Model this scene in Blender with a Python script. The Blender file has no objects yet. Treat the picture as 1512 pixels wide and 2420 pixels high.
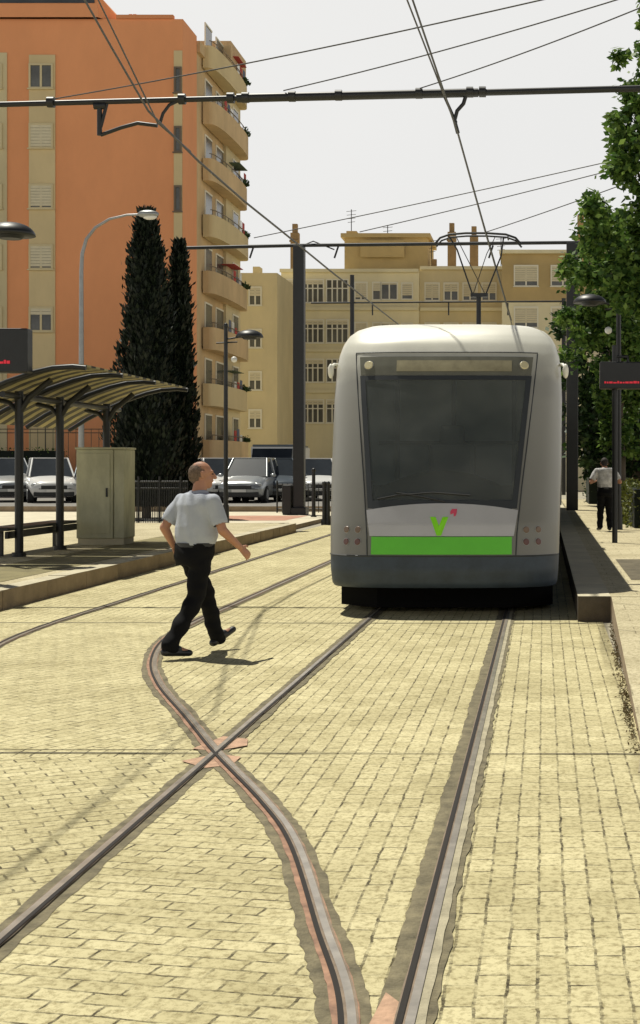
import bpy, bmesh, math, random
import numpy as np
from mathutils import Vector, Matrix
random.seed(7); rng=np.random.default_rng(7)
F=3400.0; H=1.62
sc=bpy.context.scene
col=sc.collection
def P(x,y,d): return Vector(((x-1284)*d/F, d, H+(1103-y)*d/F))

# ------------------------------------------------------------ materials
def nt(name):
    m=bpy.data.materials.new(name); m.use_nodes=True
    n=m.node_tree; b=n.nodes['Principled BSDF']; return m,n,b
def M(name,c,rough=.7,metal=0,var=.0,scale=4,bump=0,bscale=40,spec=.5,stretch=1.0,emit=None,es=1):
    m,n,b=nt(name)
    b.inputs['Base Color'].default_value=(*c,1); b.inputs['Roughness'].default_value=rough
    b.inputs['Metallic'].default_value=metal; b.inputs['Specular IOR Level'].default_value=spec
    if var or bump:
        tc=n.nodes.new('ShaderNodeTexCoord'); mp=n.nodes.new('ShaderNodeMapping')
        mp.inputs['Scale'].default_value=(1,1,stretch); n.links.new(tc.outputs['Object'],mp.inputs['Vector'])
    if var:
        no=n.nodes.new('ShaderNodeTexNoise'); no.inputs['Scale'].default_value=scale; no.inputs['Detail'].default_value=8
        no.inputs['Roughness'].default_value=.65
        n.links.new(mp.outputs[0],no.inputs['Vector'])
        r=n.nodes.new('ShaderNodeValToRGB'); r.color_ramp.elements[0].position=.3; r.color_ramp.elements[1].position=.7
        r.color_ramp.elements[0].color=(*[max(0,v*(1-var)) for v in c],1)
        r.color_ramp.elements[1].color=(*[min(1,v*(1+var)) for v in c],1)
        n.links.new(no.outputs['Fac'],r.inputs[0]); n.links.new(r.outputs[0],b.inputs['Base Color'])
    if bump:
        n2=n.nodes.new('ShaderNodeTexNoise'); n2.inputs['Scale'].default_value=bscale; n2.inputs['Detail'].default_value=4
        n.links.new(tc.outputs['Object'],n2.inputs['Vector'])
        bp=n.nodes.new('ShaderNodeBump'); bp.inputs['Strength'].default_value=bump; bp.inputs['Distance'].default_value=.02
        n.links.new(n2.outputs['Fac'],bp.inputs['Height']); n.links.new(bp.outputs[0],b.inputs['Normal'])
    if emit:
        b.inputs['Emission Color'].default_value=(*emit,1); b.inputs['Emission Strength'].default_value=es
    return m
def brickmat(name,c1,c2,mortar,rot=0,bw=.2,rh=.1,ms=.005,wob=.034):
    m,n,b=nt(name); L=n.links.new
    tc=n.nodes.new('ShaderNodeTexCoord')
    wn=n.nodes.new('ShaderNodeTexNoise'); wn.inputs['Scale'].default_value=6; wn.inputs['Detail'].default_value=6; wn.inputs['Roughness'].default_value=.75
    L(tc.outputs['Object'],wn.inputs['Vector'])
    vm=n.nodes.new('ShaderNodeVectorMath'); vm.operation='MULTIPLY_ADD'
    L(wn.outputs['Color'],vm.inputs[0]); vm.inputs[1].default_value=(wob,wob,0); L(tc.outputs['Object'],vm.inputs[2])
    mp=n.nodes.new('ShaderNodeMapping'); mp.inputs['Rotation'].default_value=(0,0,rot); L(vm.outputs[0],mp.inputs['Vector'])
    br=n.nodes.new('ShaderNodeTexBrick'); L(mp.outputs[0],br.inputs['Vector'])
    br.inputs['Scale'].default_value=1; br.inputs['Brick Width'].default_value=bw; br.inputs['Row Height'].default_value=rh
    br.inputs['Mortar Size'].default_value=ms; br.inputs['Mortar Smooth'].default_value=.4; br.inputs['Bias'].default_value=0
    n1=n.nodes.new('ShaderNodeTexNoise'); n1.inputs['Scale'].default_value=7; n1.inputs['Detail'].default_value=7; n1.inputs['Roughness'].default_value=.8; L(tc.outputs['Object'],n1.inputs['Vector'])
    r1=n.nodes.new('ShaderNodeValToRGB'); r1.color_ramp.elements[0].position=.46; r1.color_ramp.elements[1].position=.60
    r1.color_ramp.elements[0].color=(.16,.16,.16,1); L(n1.outputs['Fac'],r1.inputs[0])
    mul=n.nodes.new('ShaderNodeMath'); mul.operation='MULTIPLY'; L(br.outputs['Fac'],mul.inputs[0]); L(r1.outputs[0],mul.inputs[1])
    b2=n.nodes.new('ShaderNodeTexBrick'); L(mp.outputs[0],b2.inputs['Vector'])
    for k in ('Brick Width','Row Height','Scale','Bias'): b2.inputs[k].default_value=br.inputs[k].default_value
    b2.inputs['Mortar Size'].default_value=0; b2.inputs['Color1'].default_value=(*c1,1); b2.inputs['Color2'].default_value=(*c2,1)
    mx=n.nodes.new('ShaderNodeMixRGB'); L(mul.outputs[0],mx.inputs[0]); L(b2.outputs['Color'],mx.inputs[1]); mx.inputs[2].default_value=(*mortar,1)
    n2=n.nodes.new('ShaderNodeTexNoise'); n2.inputs['Scale'].default_value=.8; n2.inputs['Detail'].default_value=9; n2.inputs['Roughness'].default_value=.72; L(tc.outputs['Object'],n2.inputs['Vector'])
    r2=n.nodes.new('ShaderNodeValToRGB'); r2.color_ramp.elements[0].position=.34; r2.color_ramp.elements[1].position=.6
    r2.color_ramp.elements[0].color=(.78,.76,.69,1); r2.color_ramp.elements[1].color=(1.05,1.04,1,1); L(n2.outputs['Fac'],r2.inputs[0])
    m2=n.nodes.new('ShaderNodeMixRGB'); m2.blend_type='MULTIPLY'; m2.inputs[0].default_value=1; L(mx.outputs[0],m2.inputs[1]); L(r2.outputs[0],m2.inputs[2])
    n3=n.nodes.new('ShaderNodeTexNoise'); n3.inputs['Scale'].default_value=32; n3.inputs['Detail'].default_value=7; n3.inputs['Roughness'].default_value=.8; L(tc.outputs['Object'],n3.inputs['Vector'])
    r3=n.nodes.new('ShaderNodeValToRGB'); r3.color_ramp.elements[0].position=.36; r3.color_ramp.elements[1].position=.53
    r3.color_ramp.elements[0].color=(.50,.47,.40,1); L(n3.outputs['Fac'],r3.inputs[0])
    m3=n.nodes.new('ShaderNodeMixRGB'); m3.blend_type='MULTIPLY'; m3.inputs[0].default_value=1; L(m2.outputs[0],m3.inputs[1]); L(r3.outputs[0],m3.inputs[2])
    L(m3.outputs[0],b.inputs['Base Color']); b.inputs['Roughness'].default_value=.85; b.inputs['Specular IOR Level'].default_value=.25
    bp=n.nodes.new('ShaderNodeBump'); bp.invert=True; bp.inputs['Strength'].default_value=.7; bp.inputs['Distance'].default_value=.012
    ad=n.nodes.new('ShaderNodeMath'); ad.operation='ADD'; L(mul.outputs[0],ad.inputs[0]); 
    sb=n.nodes.new('ShaderNodeMath'); sb.operation='MULTIPLY'; sb.inputs[1].default_value=-.6; L(n3.outputs['Fac'],sb.inputs[0]); L(sb.outputs[0],ad.inputs[1])
    L(ad.outputs[0],bp.inputs['Height']); L(bp.outputs[0],b.inputs['Normal'])
    return m
def leafmat(name,cols,trans=.25):
    m,n,b=nt(name); L=n.links.new
    g=n.nodes.new('ShaderNodeNewGeometry'); r=n.nodes.new('ShaderNodeValToRGB')
    e=r.color_ramp.elements; e[0].color=(*cols[0],1); e[1].color=(*cols[-1],1)
    for i,c in enumerate(cols[1:-1]):
        k=e.new((i+1)/(len(cols)-1)); k.color=(*c,1)
    L(g.outputs['Random Per Island'],r.inputs[0]); L(r.outputs[0],b.inputs['Base Color'])
    b.inputs['Roughness'].default_value=.55; b.inputs['Specular IOR Level'].default_value=.3
    if trans:
        t=n.nodes.new('ShaderNodeBsdfTranslucent'); L(r.outputs[0],t.inputs['Color'])
        mx=n.nodes.new('ShaderNodeMixShader'); mx.inputs[0].default_value=trans
        out=n.nodes['Material Output']; L(b.outputs[0],mx.inputs[1]); L(t.outputs[0],mx.inputs[2]); L(mx.outputs[0],out.inputs[0])
    return m

BLACK=M('black_paint',(.014,.015,.016),.45,0,.2,6)
UNDER=M('undercarriage_shade_black',(.004,.004,.004),.9,spec=.1)  # near-black colour doubles as the shade beneath the tram
DARKM=M('dark_metal',(.025,.027,.03),.5,.3,.25,5)
STEEL=M('galvanised_steel',(.33,.34,.34),.45,.6,.15,6)
CONC=M('concrete',(.52,.47,.33),.9,0,.18,2.2,.3,60)
KERB=M('kerb_stone',(.30,.23,.155),.9,0,.25,3,.4,50)
GLASS=M('dark_glass',(.03,.035,.04),.12,0,.3,.7)
RUBBER=M('rubber',(.02,.02,.02),.8)
WHITE=M('white_paint',(.75,.74,.7),.35,0,.05,3)

# ------------------------------------------------------------ mesh builder
class MB:
    def __init__(s): s.v=[]; s.f=[]; s.m=[]; s.sm=[]
    def add(s,vs,fs,mi=0,smooth=False):
        o=len(s.v); s.v+= [tuple(v) for v in vs]
        for f in fs: s.f.append(tuple(o+i for i in f)); s.m.append(mi); s.sm.append(smooth)
    def box(s,a,b,mi=0,bev=0):
        x0,y0,z0=[min(a[i],b[i]) for i in range(3)]; x1,y1,z1=[max(a[i],b[i]) for i in range(3)]
        if bev>0:
            bm=bmesh.new(); bmesh.ops.create_cube(bm,size=1)
            for v in bm.verts: v.co=Vector(((x0+x1)/2+v.co.x*(x1-x0),(y0+y1)/2+v.co.y*(y1-y0),(z0+z1)/2+v.co.z*(z1-z0)))
            bmesh.ops.bevel(bm,geom=bm.edges[:],offset=bev,segments=2,affect='EDGES',profile=.5)
            bm.verts.index_update(); s.add([v.co[:] for v in bm.verts],[[v.index for v in f.verts] for f in bm.faces],mi); bm.free(); return
        s.add([(x0,y0,z0),(x1,y0,z0),(x1,y1,z0),(x0,y1,z0),(x0,y0,z1),(x1,y0,z1),(x1,y1,z1),(x0,y1,z1)],
              [(0,3,2,1),(4,5,6,7),(0,1,5,4),(1,2,6,5),(2,3,7,6),(3,0,4,7)],mi)
    def cyl(s,p,q,r,r2=None,n=12,mi=0,cap=True):
        p=Vector(p);q=Vector(q); r2=r if r2 is None else r2
        d=(q-p).normalized(); a=d.orthogonal().normalized(); b=d.cross(a)
        vs=[];
        for c,rr in ((p,r),(q,r2)):
            for i in range(n):
                t=2*math.pi*i/n; vs.append(c+(a*math.cos(t)+b*math.sin(t))*rr)
        s.add(vs,[(i,(i+1)%n,n+(i+1)%n,n+i) for i in range(n)],mi,True)
        if cap: s.add(vs,[tuple(range(n))[::-1],tuple(range(n,2*n))],mi)
    def tube(s,pts,r,n=8,mi=0):
        pts=[Vector(p) for p in pts]; rs=r if isinstance(r,(list,tuple)) else [r]*len(pts)
        vs=[]; up=None
        for k,p in enumerate(pts):
            d=(pts[min(k+1,len(pts)-1)]-pts[max(k-1,0)]).normalized()
            if up is None: up=d.orthogonal().normalized()
            a=(up-d*up.dot(d)).normalized(); up=a; b=d.cross(a)
            for i in range(n):
                t=2*math.pi*i/n; vs.append(p+(a*math.cos(t)+b*math.sin(t))*rs[k])
        fs=[]
        for k in range(len(pts)-1):
            for i in range(n): fs.append((k*n+i,k*n+(i+1)%n,(k+1)*n+(i+1)%n,(k+1)*n+i))
        s.add(vs,fs,mi,True); s.add(vs,[tuple(range(n))[::-1],tuple(range(len(vs)-n,len(vs)))],mi)
    def ell(s,c,r,mi=0,nu=16,nv=10,rot=None,lo=-90):
        vs=[];fs=[]; c=Vector(c)
        for j in range(nv+1):
            ph=math.radians(lo+(90-lo)*j/nv)
            for i in range(nu):
                t=2*math.pi*i/nu; v=Vector((r[0]*math.cos(ph)*math.cos(t),r[1]*math.cos(ph)*math.sin(t),r[2]*math.sin(ph)))
                if rot is not None: v=rot@v
                vs.append(c+v)
        for j in range(nv):
            for i in range(nu): fs.append((j*nu+i,j*nu+(i+1)%nu,(j+1)*nu+(i+1)%nu,(j+1)*nu+i))
        if lo>-90: fs.append(tuple(range(nu))[::-1])
        s.add(vs,fs,mi,True)
    def cap(s,p,q,r1,r2,ax=None,flat=1.0,mi=0,n=16):
        """closed tapered capsule; flat scales thickness perpendicular to ax"""
        p=Vector(p);q=Vector(q); d=q-p; L=d.length; d=d/L if L>1e-6 else Vector((0,0,1))
        a=Vector(ax) if ax is not None else d.orthogonal(); a=(a-d*a.dot(d)).normalized(); b=d.cross(a)
        rings=[]
        for k in range(5): t=math.pi/2*k/4; rings.append((-math.cos(t)*r1*.999,math.sin(t)*r1))
        for k in range(5): t=math.pi/2*k/4; rings.append((L+math.sin(t)*r2*.999,math.cos(t)*r2))
        vs=[]
        for (h,rr) in rings:
            rr=max(rr,1e-4)
            for i in range(n):
                t=2*math.pi*i/n; vs.append(p+d*h+a*(math.cos(t)*rr)+b*(math.sin(t)*rr*flat))
        fs=[]
        for j in range(len(rings)-1):
            for i in range(n): fs.append((j*n+i,j*n+(i+1)%n,(j+1)*n+(i+1)%n,(j+1)*n+i))
        fs.append(tuple(range(n))[::-1]); fs.append(tuple(range((len(rings)-1)*n,len(rings)*n)))
        s.add(vs,fs,mi,True)
    def loft(s,secs,mi=0,n=28):
        """closed vertical loft; secs: (center, rx vec, ry vec)"""
        vs=[]
        for c_,a,b in secs:
            for i in range(n):
                t=2*math.pi*i/n; ct,st=math.cos(t),math.sin(t)
                vs.append(Vector(c_)+a*(abs(ct)**.85*(1 if ct>0 else -1))+b*(abs(st)**.9*(1 if st>0 else -1)))
        m=len(secs)
        s.add(vs,[(j*n+i,j*n+(i+1)%n,(j+1)*n+(i+1)%n,(j+1)*n+i) for j in range(m-1) for i in range(n)]+[tuple(range(n))[::-1],tuple(range((m-1)*n,m*n))],mi,True)
    def obj(s,name,mats,parent=None,label=None,cat=None,group=None,kind=None):
        me=bpy.data.meshes.new(name); me.from_pydata(s.v,[],s.f)
        if not isinstance(mats,(list,tuple)): mats=[mats]
        for m in mats: me.materials.append(m)
        me.polygons.foreach_set('material_index',s.m); me.polygons.foreach_set('use_smooth',s.sm); me.update()
        o=bpy.data.objects.new(name,me); col.objects.link(o); tag(o,parent,label,cat,group,kind); return o
def WM(o):
    m=Matrix.Translation(o.location)@o.rotation_euler.to_matrix().to_4x4()
    return m if o.parent is None else WM(o.parent)@o.matrix_parent_inverse@m
def tag(o,parent=None,label=None,cat=None,group=None,kind=None):
    if parent is not None:
        o.parent=parent; o.matrix_parent_inverse=WM(parent).inverted()
    if label: o['label']=label
    if cat: o['category']=cat
    if group: o['group']=group
    if kind: o['kind']=kind
def empty(name,loc,label,cat,group=None):
    e=bpy.data.objects.new(name,None); e.location=loc; e.empty_display_size=.2; col.objects.link(e); tag(e,None,label,cat,group); return e
def tree_copy(root,loc,rotz=0,label=None,swap=None):
    n=root.copy(); n.location=loc; n.rotation_euler=(0,0,rotz); col.objects.link(n)
    if label: n['label']=label
    def rec(src,dst):
        for c in [o for o in bpy.data.objects if o.parent==src]:
            inv=c.matrix_parent_inverse.copy()
            k=c.copy(); k.parent=dst; k.matrix_parent_inverse=inv; col.objects.link(k)
            if swap and k.type=='MESH' and k.name.split('.')[0] in swap:
                k.data=k.data.copy(); k.data.materials[0]=swap[k.name.split('.')[0]]
            rec(c,k)
    rec(root,n); return n
def single(mb,name,mats,label,cat,group=None,kind=None): return mb.obj(name,mats,None,label,cat,group,kind)

# ------------------------------------------------------------ ground
mb=MB(); mb.add([(-500,-30,0),(500,-30,0),(500,900,0),(-500,900,0)],[(0,1,2,3)])
GROUND=M('dusty_ground',(.34,.31,.23),.9,0,.2,.6,.2,30)
single(mb,'ground',GROUND,'dusty grey asphalt ground around the tram stop','ground',kind='structure')
C1,C2,CM=(.66,.60,.37),(.555,.50,.295),(.10,.085,.05)
PAVE=brickmat('paving_blocks',C1,C2,CM,math.pi/2,.18,.095,.006)
PAVE2=brickmat('paving_blocks_turned',C1,C2,CM,math.radians(118),.18,.095,.006)
PAVE3=brickmat('paving_blocks_cross',C1,C2,CM,math.radians(12),.18,.09,.006)
PAVE4=brickmat('paving_blocks_diagonal',C1,C2,CM,math.radians(-28),.18,.09,.006)
mb=MB(); mb.add([(-6.1,-6,.004),(.62,-6,.004),(.62,75,.004),(-6.1,75,.004)],[(0,1,2,3)])
single(mb,'track_paving',PAVE,'beige concrete block paving between the tram rails','paving',kind='structure')
mb=MB(); mb.add([(-9,-6,.003),(-6.1,-6,.003),(-6.1,15.45,.003),(-9,15.45,.003)],[(0,1,2,3)]); single(mb,'side_paving',PAVE,'beige block paving beside the tracks','paving',kind='structure')
mb=MB(); mb.add([(.62,-6,.003),(5,-6,.003),(5,9,.003),(.62,9,.003)],[(0,1,2,3)]); single(mb,'footway_paving',PAVE,'beige block paving beside the tracks','paving',kind='structure')

def crom(pts,n=14):
    pts=[Vector((p[0],p[1],0)) for p in pts]; out=[]
    pp=[pts[0]*2-pts[1]]+pts+[pts[-1]*2-pts[-2]]
    for i in range(1,len(pp)-2):
        a,b,c,d=pp[i-1:i+3]
        for k in range(n):
            t=k/n; out.append(.5*((2*b)+(c-a)*t+(2*a-5*b+4*c-d)*t*t+(3*b-a-3*c+d)*t**3))
    out.append(pts[-1]); return out
def ribbon(mb,line,off,w,z,mi=0,jit=0):
    vs=[]; n=len(line)
    j1=j2=0
    for i,p in enumerate(line):
        d=(line[min(i+1,n-1)]-line[max(i-1,0)]).normalized(); nr=Vector((d.y,-d.x,0))
        j1=j1*.5+random.uniform(-1,1)*jit; j2=j2*.5+random.uniform(-1,1)*jit
        a=p+nr*(off-w/2+j1); b=p+nr*(off+w/2+j2)
        vs+=[(a.x,a.y,z),(b.x,b.y,z)]
    mb.add(vs,[(2*i,2*i+1,2*i+3,2*i+2) for i in range(n-1)],mi)
def straight(x,y0=-3,y1=75): 
    ys=list(np.arange(y0,25,.07))+list(np.arange(25,y1,3)); return [Vector((x,y,0)) for y in ys]
turn=crom([(-.41,-2),(-.41,1.5),(-.455,3.0),(-.577,4.18),(-.781,5.02),(-1.073,6.14),(-1.35,6.91),(-1.84,8.08),(-2.29,9.23),(-2.85,10.65),(-3.24,11.92),(-3.52,13.37),(-3.62,14.9),(-3.62,17),(-3.62,24),(-3.62,40),(-3.62,75)],18)
mate=[]
for i,p in enumerate(turn):
    d=(turn[min(i+1,len(turn)-1)]-turn[max(i-1,0)]).normalized(); mate.append(p-Vector((d.y,-d.x,0))*1.435)
low=[p for p in turn if -1.5<p.y<8.0]
mb=MB(); poly=[(p.x,p.y,.0075) for p in low]+[(-1.844,8.0,.0075),(-1.844,-1.5,.0075)]; mb.add(poly,[tuple(range(len(poly)))]); single(mb,'turned_paving',PAVE3,'beige block paving laid crosswise between the rails','paving',kind='structure')
hi=[p for p in turn if 8.2<p.y<15]
mb=MB(); poly=[(p.x,p.y,.0075) for p in hi]+[(-6.05,15,.0075),(-6.05,8.2,.0075)]; mb.add(poly,[tuple(range(len(poly)))]); single(mb,'turned_paving',PAVE2,'beige block paving laid at an angle beside the turnout','paving',kind='structure')
mb=MB(); poly=[(-1.844,-1.5,.007),(-1.844,8.0,.007),(-6.05,8.0,.007),(-6.05,-1.5,.007)]; mb.add(poly,[(0,1,2,3)]); single(mb,'turned_paving',PAVE4,'beige block paving laid diagonally beside the rail','paving',kind='structure')

BAND=M('rail_bedding',(.17,.145,.085),.9,0,.5,9,.5,60)
BAND2=M('rail_bedding_light',(.38,.34,.23),.85,0,.3,8,.4,70)
HEAD=M('polished_rail',(.52,.47,.40),.3,.65,.25,9)
RUST=M('rusty_rail',(.31,.175,.11),.75,.1,.45,12)
GROOVE=M('rail_groove',(.018,.014,.011),.9)
LIP=M('rail_lip',(.22,.165,.115),.65,.2,.35,12)
def rail(name,line,lab,w,kind_,lv):
    mb=MB(); z=.0095+.0015*lv
    ribbon(mb,line,0,w,z,0,.008)
    if kind_=='turn':
        ribbon(mb,line,.002,.085,.0140+.001*lv,4,.003); ribbon(mb,line,.012,.058,.0165+.001*lv,3,.0015)
        ribbon(mb,line,.020,.026,.019+.001*lv,1); ribbon(mb,line,-.012,.018,.021+.001*lv,2)
    elif kind_=='wide':
        ribbon(mb,line,.048,.035,.0140,5,.003); ribbon(mb,line,.002,.060,.0165,3,.0015); ribbon(mb,line,.020,.028,.019,1); ribbon(mb,line,-.012,.020,.021,2)
    else:
        ribbon(mb,line,0,.055,.0165,3,.0015); ribbon(mb,line,-.009,.026,.019,1); ribbon(mb,line,.015,.018,.021,2)
    single(mb,name,[BAND,HEAD,GROOVE,LIP,RUST,BAND2],lab,'tram rail','embedded tram rails',kind='structure')
rail('tram_rail',straight(-1.844,-3),'grooved steel tram rail set in dark bedding strip',.14,'main',0)
rail('tram_rail',straight(-.405,-3),'grooved steel tram rail set in dark bedding strip',.18,'wide',0)
rail('turnout_rail',turn,'curving rust-edged turnout rail crossing the straight track',.16,'turn',1)
rail('turnout_rail',mate,'curving outer rail joining the second track',.12,'turn',1)
mb=MB()
for y,w in ((8.08,.018),(14.82,.028)):
    ln=[Vector((x,y+random.uniform(-.004,.004)-.01*x,0)) for x in np.arange(-8.5,2.2,.15)]
    ribbon(mb,ln,0,w,.0092,0,.004)
single(mb,'paving_seam',GROOVE,'thin dark expansion seam across the block paving','paving seam',kind='structure')
PINK=M('pink_concrete',(.46,.29,.19),.9,0,.35,14,.3,60)
mb=MB()
for pl in (((-1.97,7.86),(-1.80,7.68),(-1.68,7.76),(-1.68,7.98),(-1.84,8.05)),((-2.0,8.2),(-1.84,8.14),(-1.70,8.3),(-1.74,8.50),(-1.9,8.58)),((-.53,3.7),(-.44,3.6),(-.40,3.8),(-.42,4.3),(-.49,4.4))):
    mb.add([(a[0]+random.uniform(-.01,.01),a[1],.0130) for a in pl],[tuple(range(len(pl)))])
single(mb,'crossing_infill',PINK,'pinkish concrete infill around the rail crossing','paving patch',kind='structure')
# ------------------------------------------------------------ platforms
def prism(mb,poly,z0,z1,mi=0,mside=None):
    n=len(poly); zt=z1 if isinstance(z1,(list,tuple)) else [z1]*n
    vs=[(p[0],p[1],z0) for p in poly]+[(p[0],p[1],zt[i]) for i,p in enumerate(poly)]
    mb.add(vs,[tuple(range(n,2*n))],mi); mb.add(vs,[(i,(i+1)%n,n+(i+1)%n,n+i) for i in range(n)],mi if mside is None else mside)
PLAT=brickmat('platform_tiles',(.60,.54,.37),(.55,.49,.33),(.28,.24,.16),0,.4,.4,.006,0)
OLIVE=M('worn_platform_slab',(.21,.18,.08),.9,0,.3,2.5,.3,50)
mb=MB(); prism(mb,[(-12,15.5),(-6.36,15.5),(-6.36,36),(-12,36)],0,.215,0,1)
for k in range(27):
    ya=15.5+k*.74; prism(mb,[(-6.355,ya),(-6.1+random.uniform(-.004,.004),ya),(-6.1+random.uniform(-.004,.004),ya+.73),(-6.355,ya+.73)],0,.225+random.uniform(-.003,.003),2,1)
single(mb,'platform_pavement',[PLAT,KERB,CONC],'raised tiled tram platform with brown stone kerb','platform',kind='structure')
mb=MB(); mb.add([(-7.7,17.5,.219),(-6.6,17.5,.219),(-6.6,29,.219),(-7.7,29,.219)],[(0,1,2,3)])
single(mb,'platform_slab',OLIVE,'worn olive brown strip on the tram platform','paving',kind='structure')
KERBD=M('shaded_kerb_stone',(.10,.08,.055),.9,0,.3,4,.4,50)  # kerb stone colour darkened to paint in shade at the platform end
mb=MB(); prism(mb,[(.36,15.0),(.70,15.0),(.70,60),(.36,60)],0,.27,2,3)
prism(mb,[(.70,15.0),(6,15.0),(6,60),(.70,60)],0,.266,0,1)
prism(mb,[(.56,8.2),(6,8.2),(6,15.0),(.71,15.0)],0,[.05,.05,.262,.262],0,1)
prism(mb,[(.50,7.6),(6,7.6),(6,8.2),(.56,8.2)],0,[.008,.008,.05,.05],0,1)
single(mb,'boarding_pavement',[PLAT,KERB,CONC,KERBD],'raised tiled tram platform with ramp and stone edge','platform',kind='structure')
mb=MB(); mb.add([(1.05,17.2,.27),(2.2,17.2,.27),(2.2,21,.27),(1.05,21,.27)],[(0,1,2,3)])
single(mb,'planting_bed',M('bed_soil',(.12,.1,.06),.9,0,.4,6,.5,40),'dark soil bed set in the platform','soil',kind='structure')
mb=MB(); prism(mb,[(-40,48),(-6.4,48),(-6.4,68),(-40,68)],0,.3,0,1)
single(mb,'street_pavement',[M('street',(.2,.19,.17),.9,0,.2,1),KERB],'raised street with parked cars behind the stop','street',kind='structure')
mb=MB(); prism(mb,[(-40,36.01),(-6.4,36.01),(-6.4,47.9),(-40,47.9)],0,.12,0,1)
single(mb,'walkway_pavement',[M('pale_paving',(.60,.54,.40),.9,0,.15,1.5),KERB],'pale paved walkway behind the platform','pavement',kind='structure')
mb=MB(); mb.add([(-10.5,40,.124),(-7.2,40,.124),(-7.2,44,.124),(-10.5,44,.124)],[(0,1,2,3)])
single(mb,'red_paving',M('red_paving',(.46,.24,.16),.9,0,.2,3),'reddish paved patch at the crossing','pavement',kind='structure')
WEED=leafmat('weed_leaves',[(.14,.10,.05),(.09,.09,.035),(.20,.13,.07),(.10,.08,.04)],.1)
def leaves(mb,pts,size,up=.3,asp=.5,mi=0):
    for k,p in enumerate(pts):
        a=Vector(rng.normal(size=3)); 
        a.z+=up; a.normalize(); b=a.cross(Vector(rng.normal(size=3))); 
        if b.length<1e-4: continue
        b.normalize(); s=size*random.uniform(.6,1.3)
        p=Vector(p); t=a*s; w=b*s*asp; c=a.cross(b)*s*.15
        mb.add([p-t*.5,p+w*.5+c*.3,p+t*.5-c,p-w*.5+c*.3],[(0,1,2,3)],mi)
mb=MB()
pts=[]
for i in range(1100):
    y=random.choice([10.2,11.8,12.4,13.6,9.3])+random.gauss(0,.35) if random.random()<.7 else random.uniform(8,14.8); x=.52+(y-8)*.026+random.gauss(0,.02); pts.append((x,y,.008+abs(random.gauss(0,.016))))
leaves(mb,pts,.026,.4,.35); single(mb,'edge_weeds',WEED,'dry weeds and litter along the platform ramp edge','weeds',kind='stuff')

# ------------------------------------------------------------ tram
TX=-1.095
SILVER=M('tram_silver_paint',(.27,.27,.255),.33,.45,.06,1.5)
ROOFW=M('tram_roof_white',(.80,.79,.71),.4,0,.04,2)
BUMP=M('tram_bumper_bluegrey',(.035,.05,.07),.55,0,.35,3)
PANEL=M('tram_front_panel',(.50,.50,.53),.3,.1,.06,2)
GREEN=M('tram_green',(.13,.58,.04),.4,0,.06,3)
LIME=M('emblem_green',(.25,.78,.01),.4)
PK=M('emblem_pink',(.65,.08,.15),.4)
hk=[.315,.35,.5,.66,1.0,1.6,2.4,2.75,2.9,3.03,3.14,3.22,3.275,3.305,3.32]
hwk=[1.235,1.25,1.262,1.268,1.278,1.298,1.31,1.30,1.28,1.245,1.19,1.11,1.0,.80,.0]
zk=[15.47,15.42,15.38,15.40,15.48,15.70,15.99,16.13,16.2,16.28,16.39,16.53,16.73,17.1,17.9]
def hwf(h): return float(np.interp(h,hk,hwk))
def zf(h): return float(np.interp(h,hk,zk))
NS=3.3; DD=.75
def surf(x,h):
    a=hwf(h); u=min(abs(x)/max(a,1e-4),1); return zf(h)+DD*(1-(1-u**NS)**(1/NS))
tram=empty('tram',(TX,16,0),'silver and white tram with green stripe and sloping windscreen','tram')
WS_T=2.86; WS_B=1.17; GL_T=2.64
def wshw(h): return .80+(.98-.80)*(h-WS_B)/(WS_T-WS_B)
def shell(h0,h1,name,mats,mfun,hole=None,yend=48):
    hs=[h for h in np.linspace(h0,h1,int((h1-h0)/.035)+2)]
    if h1>3.3: hs=list(np.arange(h0,3.25,.035))+[3.25,3.275,3.29,3.305,3.313,3.32]
    us=[math.sin(t) for t in np.linspace(-math.pi/2,math.pi/2,81)]
    vs=[];fs=[]; mb=MB(); nc=len(us)+2
    for h in hs:
        a=hwf(h)
        row=[(TX-a,yend,h)]+[(TX+a*u,surf(a*u,h),h) for u in us]+[(TX+a,yend,h)]; vs+=row
    mi=[]
    for j in range(len(hs)-1):
        hm=(hs[j]+hs[j+1])/2
        for i in range(nc-1):
            q=(j*nc+i,j*nc+i+1,(j+1)*nc+i+1,(j+1)*nc+i)
            xm=(vs[q[0]][0]+vs[q[1]][0])/2-TX
            if hole and 1<=i<nc-2 and hole(xm,hm): continue
            fs.append(q); mi.append(mfun(hm))
    mb.v+=vs; mb.f+=fs; mb.m+=mi; mb.sm+=[True]*len(fs)
    if not hole:
        mb.add(vs,[tuple(range(nc))],0)
    return mb.obj(name,mats,tram)
m_,n_t,b_=nt('tram_body_paint_shaded'); tc=n_t.nodes.new('ShaderNodeTexCoord'); sx=n_t.nodes.new('ShaderNodeSeparateXYZ'); n_t.links.new(tc.outputs['Object'],sx.inputs[0])
rp=n_t.nodes.new('ShaderNodeValToRGB'); e_=rp.color_ramp.elements; e_[0].position=.0; e_[0].color=(.17,.166,.147,1); e_[1].position=1; e_[1].color=(.84,.82,.73,1)  # height ramp paints side shade and roof brightness into the silver and white
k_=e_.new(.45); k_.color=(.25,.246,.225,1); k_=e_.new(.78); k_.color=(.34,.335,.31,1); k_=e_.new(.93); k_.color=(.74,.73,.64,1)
dv=n_t.nodes.new('ShaderNodeMath'); dv.operation='DIVIDE'; dv.inputs[1].default_value=3.32; n_t.links.new(sx.outputs['Z'],dv.inputs[0]); 
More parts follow.
